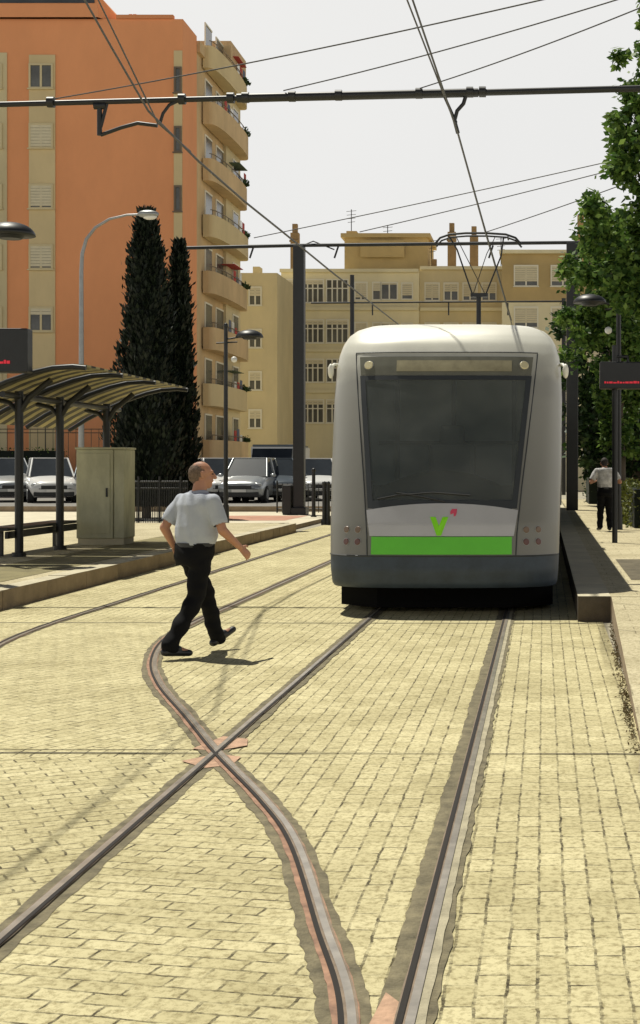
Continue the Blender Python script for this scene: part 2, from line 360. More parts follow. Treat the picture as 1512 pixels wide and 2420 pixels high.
nz=n_t.nodes.new('ShaderNodeTexNoise'); nz.inputs['Scale'].default_value=2.2; nz.inputs['Detail'].default_value=8; nz.inputs['Roughness'].default_value=.7; n_t.links.new(tc.outputs['Object'],nz.inputs['Vector'])
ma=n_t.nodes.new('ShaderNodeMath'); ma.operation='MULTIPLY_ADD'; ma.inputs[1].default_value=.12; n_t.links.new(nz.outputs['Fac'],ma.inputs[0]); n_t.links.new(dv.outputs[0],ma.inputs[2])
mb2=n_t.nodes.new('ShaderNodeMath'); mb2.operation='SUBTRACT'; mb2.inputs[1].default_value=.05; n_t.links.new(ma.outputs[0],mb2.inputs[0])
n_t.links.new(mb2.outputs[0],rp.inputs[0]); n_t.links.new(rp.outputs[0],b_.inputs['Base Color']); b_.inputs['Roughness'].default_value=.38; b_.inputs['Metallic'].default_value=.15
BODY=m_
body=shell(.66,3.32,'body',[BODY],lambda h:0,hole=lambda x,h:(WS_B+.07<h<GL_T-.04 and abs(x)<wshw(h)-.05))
shell(.315,.655,'bumper',[BUMP],lambda h:0)
mb=MB()
prism(mb,[(TX-1.3,47.9),(TX+1.3,47.9),(TX+1.3,48.05),(TX-1.3,48.05)],.4,2.9); mb.obj('rear_panel',SILVER,tram)
def patch(name,outline_lo,outline_hi,xw,mat,out=.012,nx=24,nh=16,parent=tram):
    mb=MB(); vs=[]
    for j in range(nh+1):
        for i in range(nx+1):
            s=i/nx
            hl=outline_lo(s); hh=outline_hi(s); h=hl+(hh-hl)*j/nh
            w0,w1=xw(h); x=w0+(w1-w0)*s
            vs.append((TX+x,surf(x,h)-out,h))
    fs=[(j*(nx+1)+i,j*(nx+1)+i+1,(j+1)*(nx+1)+i+1,(j+1)*(nx+1)+i) for j in range(nh) for i in range(nx)]
    mb.add(vs,fs,0,True)
    per=[i for i in range(nx+1)]+[j*(nx+1)+nx for j in range(1,nh+1)]+[nh*(nx+1)+i for i in range(nx-1,-1,-1)]+[j*(nx+1) for j in range(nh-1,0,-1)]
    pv=[vs[k] for k in per]; n=len(pv); pv2=[(p[0],p[1]+out+.01,p[2]) for p in pv]
    mb.add(pv+pv2,[(i,n+i,n+(i+1)%n,(i+1)%n) for i in range(n)],0)
    return mb.obj(name,mat,parent)
c=lambda v:(lambda s:v)
GASK=M('windscreen_gasket',(.035,.04,.045),.5)
patch('header_panel',c(GL_T+.005),c(WS_T),lambda h:(-wshw(h),wshw(h)),M('header_glass',(.16,.16,.13),.25,0,.25,2),.014)
patch('destination_display',c(GL_T+.05),c(WS_T-.045),lambda h:(-.55,.74),M('destination_display_glass',(.30,.27,.175),.4,0,.4,3),.022,nh=4)
gm,gn,gb=nt('tinted_windscreen'); gb.inputs['Roughness'].default_value=.12
gtc=gn.nodes.new('ShaderNodeTexCoord'); gno=gn.nodes.new('ShaderNodeTexNoise'); gno.inputs['Scale'].default_value=1.6; gno.inputs['Detail'].default_value=6; gn.links.new(gtc.outputs['Object'],gno.inputs['Vector'])
grp=gn.nodes.new('ShaderNodeValToRGB'); grp.color_ramp.elements[0].position=.3; grp.color_ramp.elements[1].position=.7; grp.color_ramp.elements[0].color=(.08,.092,.092,1); grp.color_ramp.elements[1].color=(.18,.195,.19,1); gn.links.new(gno.outputs['Fac'],grp.inputs[0]); gn.links.new(grp.outputs[0],gb.inputs['Base Color'])
tr=gn.nodes.new('ShaderNodeBsdfTransparent'); tr.inputs['Color'].default_value=(.78,.82,.80,1); mx=gn.nodes.new('ShaderNodeMixShader'); mx.inputs[0].default_value=.45
gn.links.new(gb.outputs[0],mx.inputs[1]); gn.links.new(tr.outputs[0],mx.inputs[2]); gn.links.new(mx.outputs[0],gn.nodes['Material Output'].inputs[0])
patch('windscreen',c(WS_B+.02),c(GL_T-.01),lambda h:(-wshw(h)+.03,wshw(h)-.03),gm,.008)
mb=MB()
for (f0,f1) in ((-1,-1),(1,1)):
    n=18; vs=[]
    for j in range(n+1):
        h=WS_B+(GL_T-WS_B)*j/n; w=wshw(h)
        for x in (f0*(w+.008),f0*(w-.05)): vs.append((TX+x,surf(x,h)-.016,h))
    mb.add(vs,[(2*j,2*j+1,2*j+3,2*j+2) for j in range(n)],0,True)
for h0,h1 in ((WS_B-.012,WS_B+.085),(GL_T-.05,GL_T)):
    n=20; vs=[]
    for i in range(n+1):
        for h in (h0,h1):
            x=(-1+2*i/n)*(wshw(h)-.045); vs.append((TX+x,surf(x,h)-.0165,h))
    mb.add(vs,[(2*i,2*i+2,2*i+3,2*i+1) for i in range(n)],0,True)
mb.obj('windscreen_frame',GASK,tram)
INT=M('cab_interior',(.55,.60,.62),.8,0,.15,1); INT2=M('cab_dash',(.018,.02,.022),.7,spec=.2); INT3=M('cab_trim',(.22,.23,.24),.7)
mb=MB()
mb.box((TX-1.2,15.9,.9),(TX+1.2,19.3,.95),1)
vs=[];n=24
for i in range(n+1):
    x=-.95+1.9*i/n; top=1.42+(.16*(1-(x/.62)**2) if abs(x)<.62 else 0)
    y0=surf(x,1.3)+.10
    vs+=[(TX+x,y0,1.0),(TX+x,y0,top),(TX+x,y0+.5,top-.05)]
mb.add(vs,[(3*i,3*i+3,3*i+4,3*i+1) for i in range(n)]+[(3*i+1,3*i+4,3*i+5,3*i+2) for i in range(n)],1)
mb.obj('dashboard',[INT,INT2],tram)
mb=MB(); mb.box((TX-1.2,18.0,.95),(TX+1.2,18.05,3.1),0)
for x in (-.75,-.05,.7): mb.box((TX+x,17.92,1.2),(TX+x+.05,17.99,2.8),1)
mb.box((TX-.95,17.9,1.9),(TX+.95,17.96,1.94),1)
mb.obj('cab_bulkhead',[INT,INT3],tram)
mb=MB(); mb.box((TX-.28,17.2,1.0),(TX+.28,17.35,1.9),0,.06); mb.box((TX-.28,16.75,1.0),(TX+.28,17.25,1.25),0,.05); mb.box((TX-.15,17.22,1.88),(TX+.15,17.33,2.12),0,.05); mb.obj('driver_seat',INT3,tram)
patch('front_panel',c(.875),lambda s:1.15+.075*(1-(2*s-1)**2),lambda h:(-.775-.05*(h-.87)/.3,.775+.05*(h-.87)/.3),PANEL,.026)
patch('green_stripe',c(.68),c(.868),lambda h:(-.755,.755),GREEN,.026,nh=6)
mb=MB()
for s in (-1,1):
    ln=[(TX+s*x,surf(x,h)-.006,h) for x,h in ((.80,.67),(.81,.9),(.835,1.15),(.86,1.4),(.92,1.9),(1.0,2.6),(1.03,2.9))]; mb.tube(ln,.006,6)
mb.tube([(TX+x,surf(x,2.91)-.005,2.91) for x in np.linspace(-1.03,1.03,24)],.006,6)
mb.tube([(TX+x,surf(x,.66)-.004,.66) for x in np.linspace(-1.26,1.26,60)],.008,6)
mb.obj('panel_seam',GASK,tram)
def decal(mb,poly,out=.032,mi=0):
    vs=[(TX+x,surf(x,h)-out,h) for x,h in poly]; n=len(vs); v2=[(a,b+.006,c_) for a,b,c_ in vs]
    mb.add(vs+v2,[tuple(range(n))]+[(i,n+i,n+(i+1)%n,(i+1)%n) for i in range(n)],mi)
mb=MB(); decal(mb,[(-.125,1.08),(-.065,1.08),(-.027,.985),(.01,1.08),(.072,1.08),(-.003,.88),(-.050,.88)])
mb.obj('emblem',LIME,tram)
mb=MB(); decal(mb,[(.095,1.105),(.09,1.135),(.11,1.165),(.165,1.165),(.16,1.12),(.15,1.09),(.13,1.085),(.128,1.12)]); mb.obj('emblem_flag',PK,tram)
def disc(name,x,h,r,mat,out=.02,parent=tram):
    y=surf(x,h); e=.01; dx=(surf(x+e,h)-surf(x-e,h))/(2*e); dh=(surf(x,h+e)-surf(x,h-e))/(2*e)
    nrm=Vector((dx,-1,dh)).normalized(); p=Vector((TX+x,y,h)); mb=MB()
    mb.cyl(p-nrm*.01,p+nrm*out,r*1.15,n=20,mi=1); mb.cyl(p+nrm*out,p+nrm*(out+.010),r,r*.8,n=20,mi=0)
    return mb.obj(name,[mat,SILVER],parent)
HLM=M('headlight_lens',(.62,.56,.36),.3,0); TLM=M('tail_lens',(.14,.065,.055),.3,0); AMB=M('amber_lens',(.19,.13,.09),.3)
disc('headlight',-.865,2.755,.052,HLM); disc('headlight',.875,2.755,.052,HLM)
for sx in (-1,1):
    for k,(x,h) in enumerate(((1.04,.94),(1.04,.81),(.91,.94),(.91,.81))):
        disc('tail_light',sx*x,h,.036,TLM if k%2 else AMB,.004)
for sx in (-1,1):
    mb=MB(); mb.tube([(TX+sx*1.27,16.75,2.80),(TX+sx*1.32,16.6,2.80),(TX+sx*1.345,16.55,2.76)],.018)
    mb.ell((TX+sx*1.35,16.55,2.72),(.035,.045,.085)); mb.obj('mirror',ROOFW,tram)
mb=MB(); 
def sp(x,h,o=.024): return (TX+x,surf(x,h)-o,h)
mb.tube([sp(.03,1.24),sp(-.2,1.29),sp(-.5,1.34)],.008); mb.tube([sp(-.70,1.27),sp(-.5,1.31),sp(-.1,1.34),sp(.3,1.31)],.008)
mb.obj('wiper',RUBBER,tram)
for k in range(4):
    y0=17.4+k*7.9
    for sx in (-1,1):
        X=TX+sx*1.30
        for (a,b,nm) in ((.3,1.5,'side_window'),(1.75,3.05,'door'),(3.3,4.7,'side_window'),(4.95,6.5,'side_window')):
            mb=MB()
            if nm=='door':
                mb.box((X-.05,y0+a,.45),(X+.014,y0+b,2.6),1); mb.box((X-.02,y0+a+.08,.75),(X+.022,y0+(a+b)/2-.04,2.45),0); mb.box((X-.02,y0+(a+b)/2+.04,.75),(X+.022,y0+b-.08,2.45),0)
                mb.obj(nm,[GLASS,DARKM],tram)
            else:
                mb.box((X-.03,y0+a,1.15),(X+.018,y0+b,2.5),0,.004); mb.obj(nm,GLASS,tram)
    if k<3:
        mb=MB()
        for q in range(7):
            yy=y0+6.9+q*.1; mb.box((TX-1.33,yy,.45),(TX+1.33,yy+.05,2.9)); mb.box((TX-1.15,yy,2.85),(TX+1.15,yy+.05,3.25))
        mb.obj('bellows',RUBBER,tram)
mb=MB(); prism(mb,[(TX-.75,15.95),(TX+.75,15.95),(TX+1.2,16.35),(TX+1.2,47.5),(TX-1.2,47.5),(TX-1.2,16.35)],.06,.5); mb.obj('underframe_shade',UNDER,tram)  # underframe lowered and blackened to stand in for shade under the tram
for yb in (18.3,20.1,26,27.8,34,35.8,42,43.8):
    for sx in (-1,1):
        mb=MB(); mb.cyl((TX+sx*.68,yb,.33),(TX+sx*.79,yb,.33),.3,n=24); mb.obj('wheel',DARKM,tram)
for (a,b) in ((20,23.5),(30,35),(37.5,41)):
    mb=MB(); mb.box((TX-.8,a,3.28),(TX+.8,b,3.5),0,.05); mb.obj('roof_equipment',ROOFW,tram)
YP=27.6
mb=MB(); q=lambda x,y_,d=YP:P(x,y_,d)
mb.box((TX-.5,YP-.6,3.3),(TX+.5,YP+.9,3.42)); 
mb.tube([q(1131,880),q(1131,700)],.045)
mb.box(q(1112,702)-Vector((0,.05,0)),q(1152,693)+Vector((0,.05,0)))
mb.tube([q(1116,695),q(1080,590),q(1062,560)],.015); mb.tube([q(1148,695),q(1184,605),q(1190,560)],.015)
mb.tube([q(1118,695),q(1150,600),q(1170,560)],.008); mb.tube([q(1146,695),q(1098,600),q(1078,560)],.008)
arc=[q(1028,576),q(1040,562),q(1062,554),q(1100,551),q(1150,551),q(1195,554),q(1218,562),q(1232,578)]
mb.tube(arc,.022); mb.tube([p+Vector((0,.35,0)) for p in arc],.018); mb.cyl(q(1060,560),q(1060,560)+Vector((0,.35,0)),.015); mb.cyl(q(1200,560),q(1200,560)+Vector((0,.35,0)),.015)
mb.obj('pantograph',DARKM,tram)

# ------------------------------------------------------------ catenary
YB=18.8
bm1=empty('catenary_beam',P(700,228,YB),'dark steel tube beam carrying the overhead wires','overhead beam')
mb=MB(); mb.tube([P(-160,251,YB),P(0,247,YB),P(560,232,YB)],.036,10); mb.tube([P(560,232,YB),P(1130,219,YB)],.058,10); mb.tube([P(1130,219,YB),P(1512,209,YB),P(1750,203,YB)],.044,10)
for x in (545,580,1110,1140,690,430,120,800,990): mb.cyl(P(x-8,231-(x-560)*.024,YB),P(x+8,231-(x-560)*.024,YB),.07)
mb.obj('beam',BLACK,bm1)
mb=MB(); mb.tube([P(235,246,YB),P(235,320,YB)],.034); mb.tube([P(252,246,YB),P(238,300,YB)],.024); mb.tube([P(222,250,YB),P(250,250,YB)],.048)
mb.tube([P(238,319,YB),P(285,302,YB),P(325,291,YB),P(372,297,YB)],.026); mb.tube([P(432,233,YB),P(400,248,YB),P(385,268,YB),P(378,290,YB)],.022)
mb.obj('wire_support',BLACK,bm1)
mb=MB(); mb.tube([P(1102,222,YB),P(1095,245,YB),P(1080,262,YB),P(1074,285,YB),P(1082,315,YB)],.026); mb.tube([P(1050,228,YB),P(1078,290,YB)],.019); mb.obj('wire_support',BLACK,bm1)
for x,nm in ((-160,'mast'),(1750,'mast')):
    pt=P(x,240 if x<0 else 203,YB); mb=MB(); mb.cyl((pt.x,YB+.05,.0),(pt.x,YB+.05,pt.z+.3),.13,.1,16); mb.box((pt.x-.2,YB-.15,0),(pt.x+.2,YB+.25,.35),0,.02); mb.obj(nm,BLACK,bm1)
WIRE=M('wire_metal',(.07,.07,.07),.5,.4)
def wire(ptsw,r,lab='thin overhead wire strung above the tram tracks',sag=0):
    mb=MB(); 
    if len(ptsw)==2:
        a,b=[Vector(p) for p in ptsw]; ptsw=[a.lerp(b,t)+Vector((0,0,-sag*4*t*(1-t))) for t in np.linspace(0,1,14)]
    ptsw=[Vector(p) for p in ptsw]
    if not isinstance(r,list): r=[r]*len(ptsw)
    mb.tube(ptsw,r,6); single(mb,'overhead_wire',WIRE,lab,'wire','overhead wires')
A0=P(975,0,15.2); B0=P(962,0,15.0)
wire([(TX-.32,3,6.25),A0.lerp(Vector((TX-.32,3,6.25)),.12),A0,P(1082,315,YB),P(1150,560,27.9),(TX+.1,45,6.1),(TX,70,6.1)],[.003,.004,.012,.015,.017,.017,.017],'contact wire above the tram track')
wire([(TX-.42,3,6.7),B0.lerp(Vector((TX-.42,3,6.7)),.12),B0,P(1050,228,YB),P(1078,300,19.6),P(1140,520,26),(TX+.1,45,6.2)],[.003,.004,.010,.012,.013,.014,.014],'messenger wire above the tram track')
ZL=[P(140,-110,11.5),P(200,0,13.7),P(262,110,15.4),P(350,262,17.9),P(470,382,20.9),P(580,478,24),P(670,550,27.3),P(780,640,32.6),(-4.5,48,6.1),(-4.4,70,6.1)]
wire([(-4.0,3,6.4)]+ZL,[.007,.009,.011,.012,.014,.017,.018,.019,.02,.02,.02],'contact wire above the second track')
wire([(-3.8,3,6.75),P(232,0,13.9),P(300,140,16),P(372,290,18.9),P(450,358,20.5)],[.003,.008,.010,.011,.011],'messenger wire above the second track')
for a,b,d1,d2 in (((120,235),(1430,-35),YB,13.5),((670,214),(1600,-45),YB,14.5),((988,210),(1700,-60),YB,14.5),((600,562),(1700,322),44,38),((850,548),(1700,335),44,38),((1150,548),(1700,350),44,38)):
    wire([P(*a,d1),P(*b,d2)],.008 if d1<30 else .014,sag=.05)
Y2=45
bm2=empty('catenary_portal',(-7.7,Y2,0),'black steel masts with thin cross beam over both tracks','overhead mast')
mb=MB(); px=P(707,0,Y2).x; mb.box((px-.17,Y2-.18,.12),(px+.17,Y2+.18,P(0,582,Y2).z),0,.02); mb.obj('mast',BLACK,bm2)
mb=MB(); mb.box((px-.48,Y2-.3,.12),(px-.2,Y2+.3,1.05),0,.03); mb.box((px-.2,Y2-.32,.12),(px+.25,Y2+.32,.35),0,.02); mb.obj('mast_base',BLACK,bm2)
px2=P(1352,0,Y2).x; mb=MB(); mb.box((px2-.18,Y2-.2,.26),(px2+.18,Y2+.2,P(0,575,Y2).z),0,.02); mb.obj('mast',BLACK,bm2)
mb=MB(); mb.tube([P(440,586,Y2),P(700,580,Y2),P(1370,573,Y2)],.055,8); 
for x in (600,800,1165): mb.tube([P(x,580,Y2),P(x-10,610,Y2)],.03)
mb.tube([P(700,586,Y2),P(740,570,Y2),P(790,590,Y2)],.02); mb.obj('beam',DARKM,bm2)
bm3=empty('catenary_portal',P(830,1100,60),'black steel mast with cross beam further along the line','overhead mast')
mb=MB(); mb.cyl(P(832,1180,60),P(832,650,60),.09); mb.obj('mast',BLACK,bm3)
mb=MB(); mb.tube([P(735,716,60),P(1330,712,60)],.035); 
for x in (880,1060,1200): mb.tube([P(x,716,60),P(x,745,60)],.03)
mb.obj('beam',DARKM,bm3)
mb=MB(); mb.cyl(P(1332,1170,60),P(1332,705,60),.09); mb.obj('mast',BLACK,bm3)

# ------------------------------------------------------------ platform lamps
def lamp_post(base,label):
    e=empty('street_lamp',base,label,'street lamp','platform lamps'); x,y,z=base
    mb=MB(); mb.cyl((x,y,z),(x,y,5.25),.06,.05,12); mb.cyl((x,y,z),(x,y,z+.5),.09,.08,12); mb.ell((x,y,5.3),(.06,.06,.08)); mb.obj('post',BLACK,e)
    mb=MB(); mb.tube([(x,y,4.95),(x+.3,y,5.0),(x+.6,y,5.08)],.022); mb.tube([(x-.25,y,4.85),(x+.3,y,4.88)],.02); mb.obj('arm',BLACK,e)
    mb=MB(); mb.ell((x+.62,y,5.0),(.36,.36,.2),0,20,8,lo=0); mb.cyl((x+.62,y,4.95),(x+.62,y,4.995),.16,.2,16,1); mb.obj('lamp_shade',[BLACK,DARKM],e)
    mb=MB(); mb.ell((x+.22,y-.02,4.42),(.08,.08,.08)); mb.obj('globe',WHITE,e)
    return e
l0=lamp_post((-8.3,37.6,.12),'black post lamp with domed shade beside the walkway')
l1=tree_copy(l0,(-8.62,21.6,.21),0,'black post lamp with domed shade on the platform')
l3=tree_copy(l0,(1.62,31.0,.26),math.pi,'black post lamp with domed shade under the trees')
LED=M('led_red',(.35,.02,.03),.5,0,emit=(1,.03,.06),es=.4)
def led_sign(name,x0,x1,z0,z1,y,lab,postx):
    e=empty(name,((x0+x1)/2,y,z0),lab,'display','platform displays')
    mb=MB(); mb.box((x0,y-.12,z0),(x1,y+.12,z1),0,.02); mb.obj('housing',BLACK,e)
    mb=MB(); zz=z0+(z1-z0)*.2; hh=(z1-z0)*.09; x=x0+.08; random.seed(3)
    while x<x1-.3:
        w=random.choice([.03,.045,.06]); mb.box((x,y-.135,zz),(x+w,y-.121,zz+hh*random.uniform(.5,1))); x+=w+.012
    mb.obj('led_text',LED,e)
    mb=MB(); mb.cyl((postx,y,.24),(postx,y,z1+.3),.05); mb.tube([(postx,y,z1+.1),((x0+x1)/2,y,z1+.1),((x0+x1)/2,y,z1)],.03); mb.obj('post',BLACK,e)
led_sign('information_display',-8.95,-7.67,3.02,3.68,21.5,'black hanging display with red lit lettering',-8.85)
led_sign('information_display',1.0,2.0,3.0,3.48,25.6,'black hanging display with red lit lettering',1.27)
# ------------------------------------------------------------ shelter
sh=empty('tram_shelter',(-8.2,24.5,.22),'black steel tram shelter with curved slatted canopy','shelter')
SLAT=M('canopy_slats',(.42,.36,.17),.7,0,.25,3); SLATD=M('canopy_dark',(.05,.045,.03),.7,0,.2,3)
prof=[(-9.2,2.34),(-8.85,2.56),(-8.5,2.74),(-8.1,2.92),(-7.7,3.06),(-7.4,3.13),(-7.1,3.15),(-6.9,3.13)]
ys=[21.7,23.6,25.6,27.9]
for k in range(3):
    mb=MB(); y0=ys[k]+.06; y1=ys[k+1]-.12
    nst=8
    for q in range(nst):
        a=y0+(y1-y0)*q/nst; b=a+(y1-y0)/nst*.93
        vs=[]
        for (x,z) in prof: vs+=[(x,a,z),(x,b,z),(x,a,z+.03),(x,b,z+.03)]
        n=len(prof); fs=[]
        for i in range(n-1):
            o=4*i; fs+=[(o,o+4,o+5,o+1),(o+2,o+3,o+7,o+6),(o,o+2,o+6,o+4),(o+1,o+5,o+7,o+3)]
        fs+=[(0,1,3,2),(4*n-4,4*n-2,4*n-1,4*n-3)]
        mb.add(vs,fs,q%2)
    mb.obj('canopy',[SLAT,SLATD],sh)
for k,yy in enumerate(ys):
    mb=MB(); mb.tube([(x,yy,z-.02) for x,z in prof],.04); mb.obj('rib',BLACK,sh)
for yy in (22.5,24.4,27.0):
    mb=MB(); mb.cyl((-8.2,yy,.215),(-8.2,yy,2.8),.065,n=14); mb.cyl((-8.2,yy,.215),(-8.2,yy,.28),.11); mb.tube([(-8.2,yy,2.45),(-8.05,yy,2.7),(-7.7,yy,2.98)],.05); mb.tube([(-8.2,yy,2.45),(-8.35,yy,2.62),(-8.6,yy,2.68)],.04); mb.obj('post',BLACK,sh)
mb=MB(); mb.tube([(-8.2,21.8,2.72),(-8.2,27.8,2.72)],.05); mb.obj('purlin',BLACK,sh)
mb=MB(); mb.box((-8.75,22.3,.62),(-8.3,25.6,.67),0,.01); mb.box((-8.35,22.3,.5),(-8.3,25.6,.61),0)
for yy in (22.6,25.2): mb.box((-8.6,yy,.215),(-8.5,yy+.06,.62))
mb.obj('bench',BLACK,sh)
cb=empty('utility_cabinet',(-7.95,26,.22),'weathered grey green utility cabinet on the platform','cabinet')
CABM=M('cabinet_paint',(.46,.45,.31),.7,0,.25,2.5,.1,20,stretch=.4)
mb=MB(); mb.box((-8.38,25.8,.33),(-7.72,26.5,1.93),0,.02); mb.box((-8.40,25.78,1.931),(-7.50,26.5,1.97),0,.01);mb.box((-7.715,25.82,.33),(-7.52,26.5,1.93),0,.02); mb.box((-8.36,25.84,.215),(-7.54,26.48,.329),1); mb.obj('housing',[CABM,CONC],cb)
mb=MB(); mb.box((-8.33,25.785,.42),(-7.77,25.797,1.86),0,.004); mb.obj('door',CABM,cb)
mb=MB(); mb.box((-7.84,25.765,1.08),(-7.81,25.784,1.24)); mb.obj('handle',BLACK,cb)
def railing(x0,x1,y,z0,h,lab,step=.13,mat=BLACK):
    mb=MB(); n=int(abs(x1-x0)/step)
    f=(lambda a,z:(a,y,z))
    for i in range(n+1):
        a=x0+(x1-x0)*i/n; r=.03 if i%12==0 else .014; mb.cyl(f(a,z0),f(a,z0+h+(.1 if i%12==0 else 0)),r,n=6)
    for z in (z0+.12,z0+h-.03,z0+h-.2): mb.tube([f(x0,z),f(x1,z)],.02,6)
    single(mb,'railing',mat,lab,'railing','railings')
railing(-10.9,-9.1,36.8,.12,1.15,'black vertical bar railing beside the platform',.045)
railing(-8.7,-6.5,47,.12,.95,'black metal railing along the street edge',.16)
BROWNR=M('garden_fence',(.10,.09,.06),.7,.1,.2,2)
railing(-36,-17.5,67,.3,3.1,'tall brown metal fence in front of the apartment block',.35,mat=BROWNR)
for x in (741,766,775):
    d=43 if x<750 else 40; p=P(x,1103,d); mb=MB(); mb.cyl((p.x,d,.0),(p.x,d,1.15 if x!=741 else 1.5),.06,.05); mb.ell((p.x,d,1.16 if x!=741 else 1.52),(.065,.065,.06)); mb.cyl((p.x,d,.0),(p.x,d,.15),.09)
    single(mb,'bollard',BLACK,'slim black metal bollard beside the track','bollard','bollards')
ZS=39.5
sl=empty('street_light',P(195,1100,ZS),'tall grey curved arm street light','street light')
mb=MB(); 
ptsl=[(P(192,1110,ZS)),P(192,640,ZS),P(194,600,ZS),P(204,565,ZS),P(225,538,ZS),P(258,518,ZS),P(300,508,ZS),P(335,507,ZS)]
ptsl[0].z=.12; mb.tube(ptsl,[.09,.055,.05,.045,.04,.035,.03,.03],10); mb.obj('post',STEEL,sl)
mb=MB(); mb.ell(P(350,506,ZS),(.30,.16,.11),0,14,8); mb.ell(P(354,512,ZS),(.20,.12,.09),1,12,6); mb.obj('lamp_head',[STEEL,WHITE],sl)

# ------------------------------------------------------------ buildings
ORANGE=M('orange_render',(.80,.34,.15),.9,0,.10,.25,.15,12,stretch=.5)
ORANGE2=M('orange_render_dark',(.70,.28,.12),.9,0,.10,.25)
CREAM=M('cream_render',(.64,.51,.28),.9,0,.12,.3,stretch=.5)
CREAM2=M('ochre_render_hazed',(.64,.54,.32),.9,0,.15,.25,stretch=.5)  # ochre wall colour paled to paint in background haze
BALC=M('balcony_render',(.60,.43,.23),.9,0,.2,.5,stretch=.5)
CREAM3=M('sand_render_hazed',(.78,.70,.46),.9,0,.13,.25,stretch=.5)  # sand wall colour paled to stand in for haze over distant blocks
OCH=M('brown_ochre_render',(.50,.37,.17),.9,0,.15,.3)
SHUT=M('beige_shutter',(.66,.59,.41),.8,0,.08,3); ROOFD=M('dark_roof',(.05,.06,.07),.8,0,.2,1)
FRAMEW=M('window_frame_white',(.78,.74,.60),.6); FRAMED=M('window_frame_brown',(.16,.12,.08),.6)
WGL=M('window_glass',(.08,.08,.07),.2,0,.6,.6)
winc={}
def window(parent,x,y,z,w,h,shut=0.,frame=FRAMEW,panes=2,name='window'):
    key=(round(w,2),round(h,2),round(shut,1),frame.name,panes)
    if key not in winc:
        mb=MB(); t=.09
        mb.box((-w/2,-.02,-h/2),(w/2,.0,h/2),1)
        mb.box((-w/2-t,-.07,-h/2-t),(-w/2,.0,h/2+t)); mb.box((w/2,-.07,-h/2-t),(w/2+t,.0,h/2+t)); mb.box((-w/2,-.07,h/2),(w/2,.0,h/2+t)); mb.box((-w/2-t-.05,-.14,-h/2-t-.03),(w/2+t+.05,.0,-h/2-t+.02)) ; mb.box((-w/2,-.07,-h/2-t+.021),(w/2,0,-h/2))
        for i in range(1,panes): xx=-w/2+w*i/panes; mb.box((xx-.05,-.05,-h/2),(xx+.05,-.021,h/2))
        if panes>=3: mb.box((-w/2,-.045,h*.1),(w/2,-.0215,h*.1+.08))
        if shut>0:
            n=max(2,int(h*shut/.14))
            for i in range(n):
                zt=h/2-i*h*shut/n; mb.box((-w/2+.001,-.06,zt-h*shut/n+.015),(w/2-.001,-.022,zt),2)
        me=mb.obj(name,[frame,WGL,SHUT]); winc[key]=me.data; bpy.data.objects.remove(me)
    o=bpy.data.objects.new(name,winc[key]); o.location=Vector((x,y,z))-parent.location; col.objects.link(o); o.parent=parent; return o
def fx(x,d): return (x-1284)*d/F
def fh(y,d): return H+(1103-y)*d/F
D=70; XS=fx(432,D)
ob=empty('apartment_block',(-22,D,0),'tall orange rendered apartment block with cream window strips and balconies','apartment building')
mb=MB(); mb.box((-31,D,0),(XS,D+2.8,fh(45,D)),0); mb.obj('wall',[ORANGE,ORANGE2],ob)
mb=MB(); prism(mb,[(-31,D-.3),(fx(235,D),D-.3),(fx(275,D),D+1),(fx(275,D),D+15),(-31,D+15)],fh(45,D)+.002,[fh(-40,D),fh(-10,D),fh(38,D),fh(38,D),fh(-40,D)],1)
mb.box((-31.1,D-.35,fh(12,D)),(fx(228,D),D-.31,fh(-20,D)),0)
mb.obj('roof',[ROOFD,ORANGE],ob)
mb=MB(); mb.box((fx(275,D)+.01,D-.1,fh(45,D)+.003),(fx(410,D),D+.2,fh(36,D)),0); 
for x in (290,300): mb.box((fx(x,D),D+1,fh(45,D)+.004),(fx(x+8,D),D+1.5,fh(18,D)),0)
mb.obj('parapet',ORANGE2,ob)
for (a,b,t,m_) in ((69,131,130,CREAM),(-60,17,125,CREAM2),(411,431,120,CREAM)):
    mb=MB(); mb.box((fx(a,D),D-.06,0),(fx(b,D),D-.003,fh(t,D))); mb.obj('window_strip',m_,ob)
for x,w in ((98,1.0),(-20,.9)):
    for (yy,s) in ((181,0),(322,1),(465,.95),(608,.9),(755,.3),(900,.3)):
        window(ob,fx(x,D),D-.061,fh(yy,D),w,1.05,s,CREAM2,2)
for yy in (190,330,470,612,756,900): window(ob,fx(421,D),D-.061,fh(yy,D),.2,1.1,0,FRAMED,1)
ZA=D+2.803; ZM=79; ZE=82.7
mb=MB(); mb.box((-30.9,ZA,0),(XS-.05,ZM,fh(98,72.8)),0); mb.obj('side_wall',BALC,ob)
hB=fh(100,ZM)
mb=MB(); mb.box((-30.9,ZM+.002,0),(XS+.12,ZE,hB),0); mb.box((XS-4,ZM-.1,hB-1.3),(XS+.4,ZE+.2,hB+.05),1); mb.obj('stair_tower',[CREAM2,BALC],ob)
mb=MB(); mb.box((XS-3,ZA+.05,fh(98,72.8)-.5),(XS+.15,ZM-.15,fh(98,72.8)+.05),0); mb.obj('cornice',BALC,ob)
REDC=M('red_cloth',(.45,.06,.05),.9); BLUC=M('blue_cloth',(.12,.14,.2),.9); POTL=leafmat('pot_leaves',[(.03,.06,.02),(.06,.1,.03)],.1)
AWN=M('green_awning',(.08,.12,.07),.8,0,.2,2)
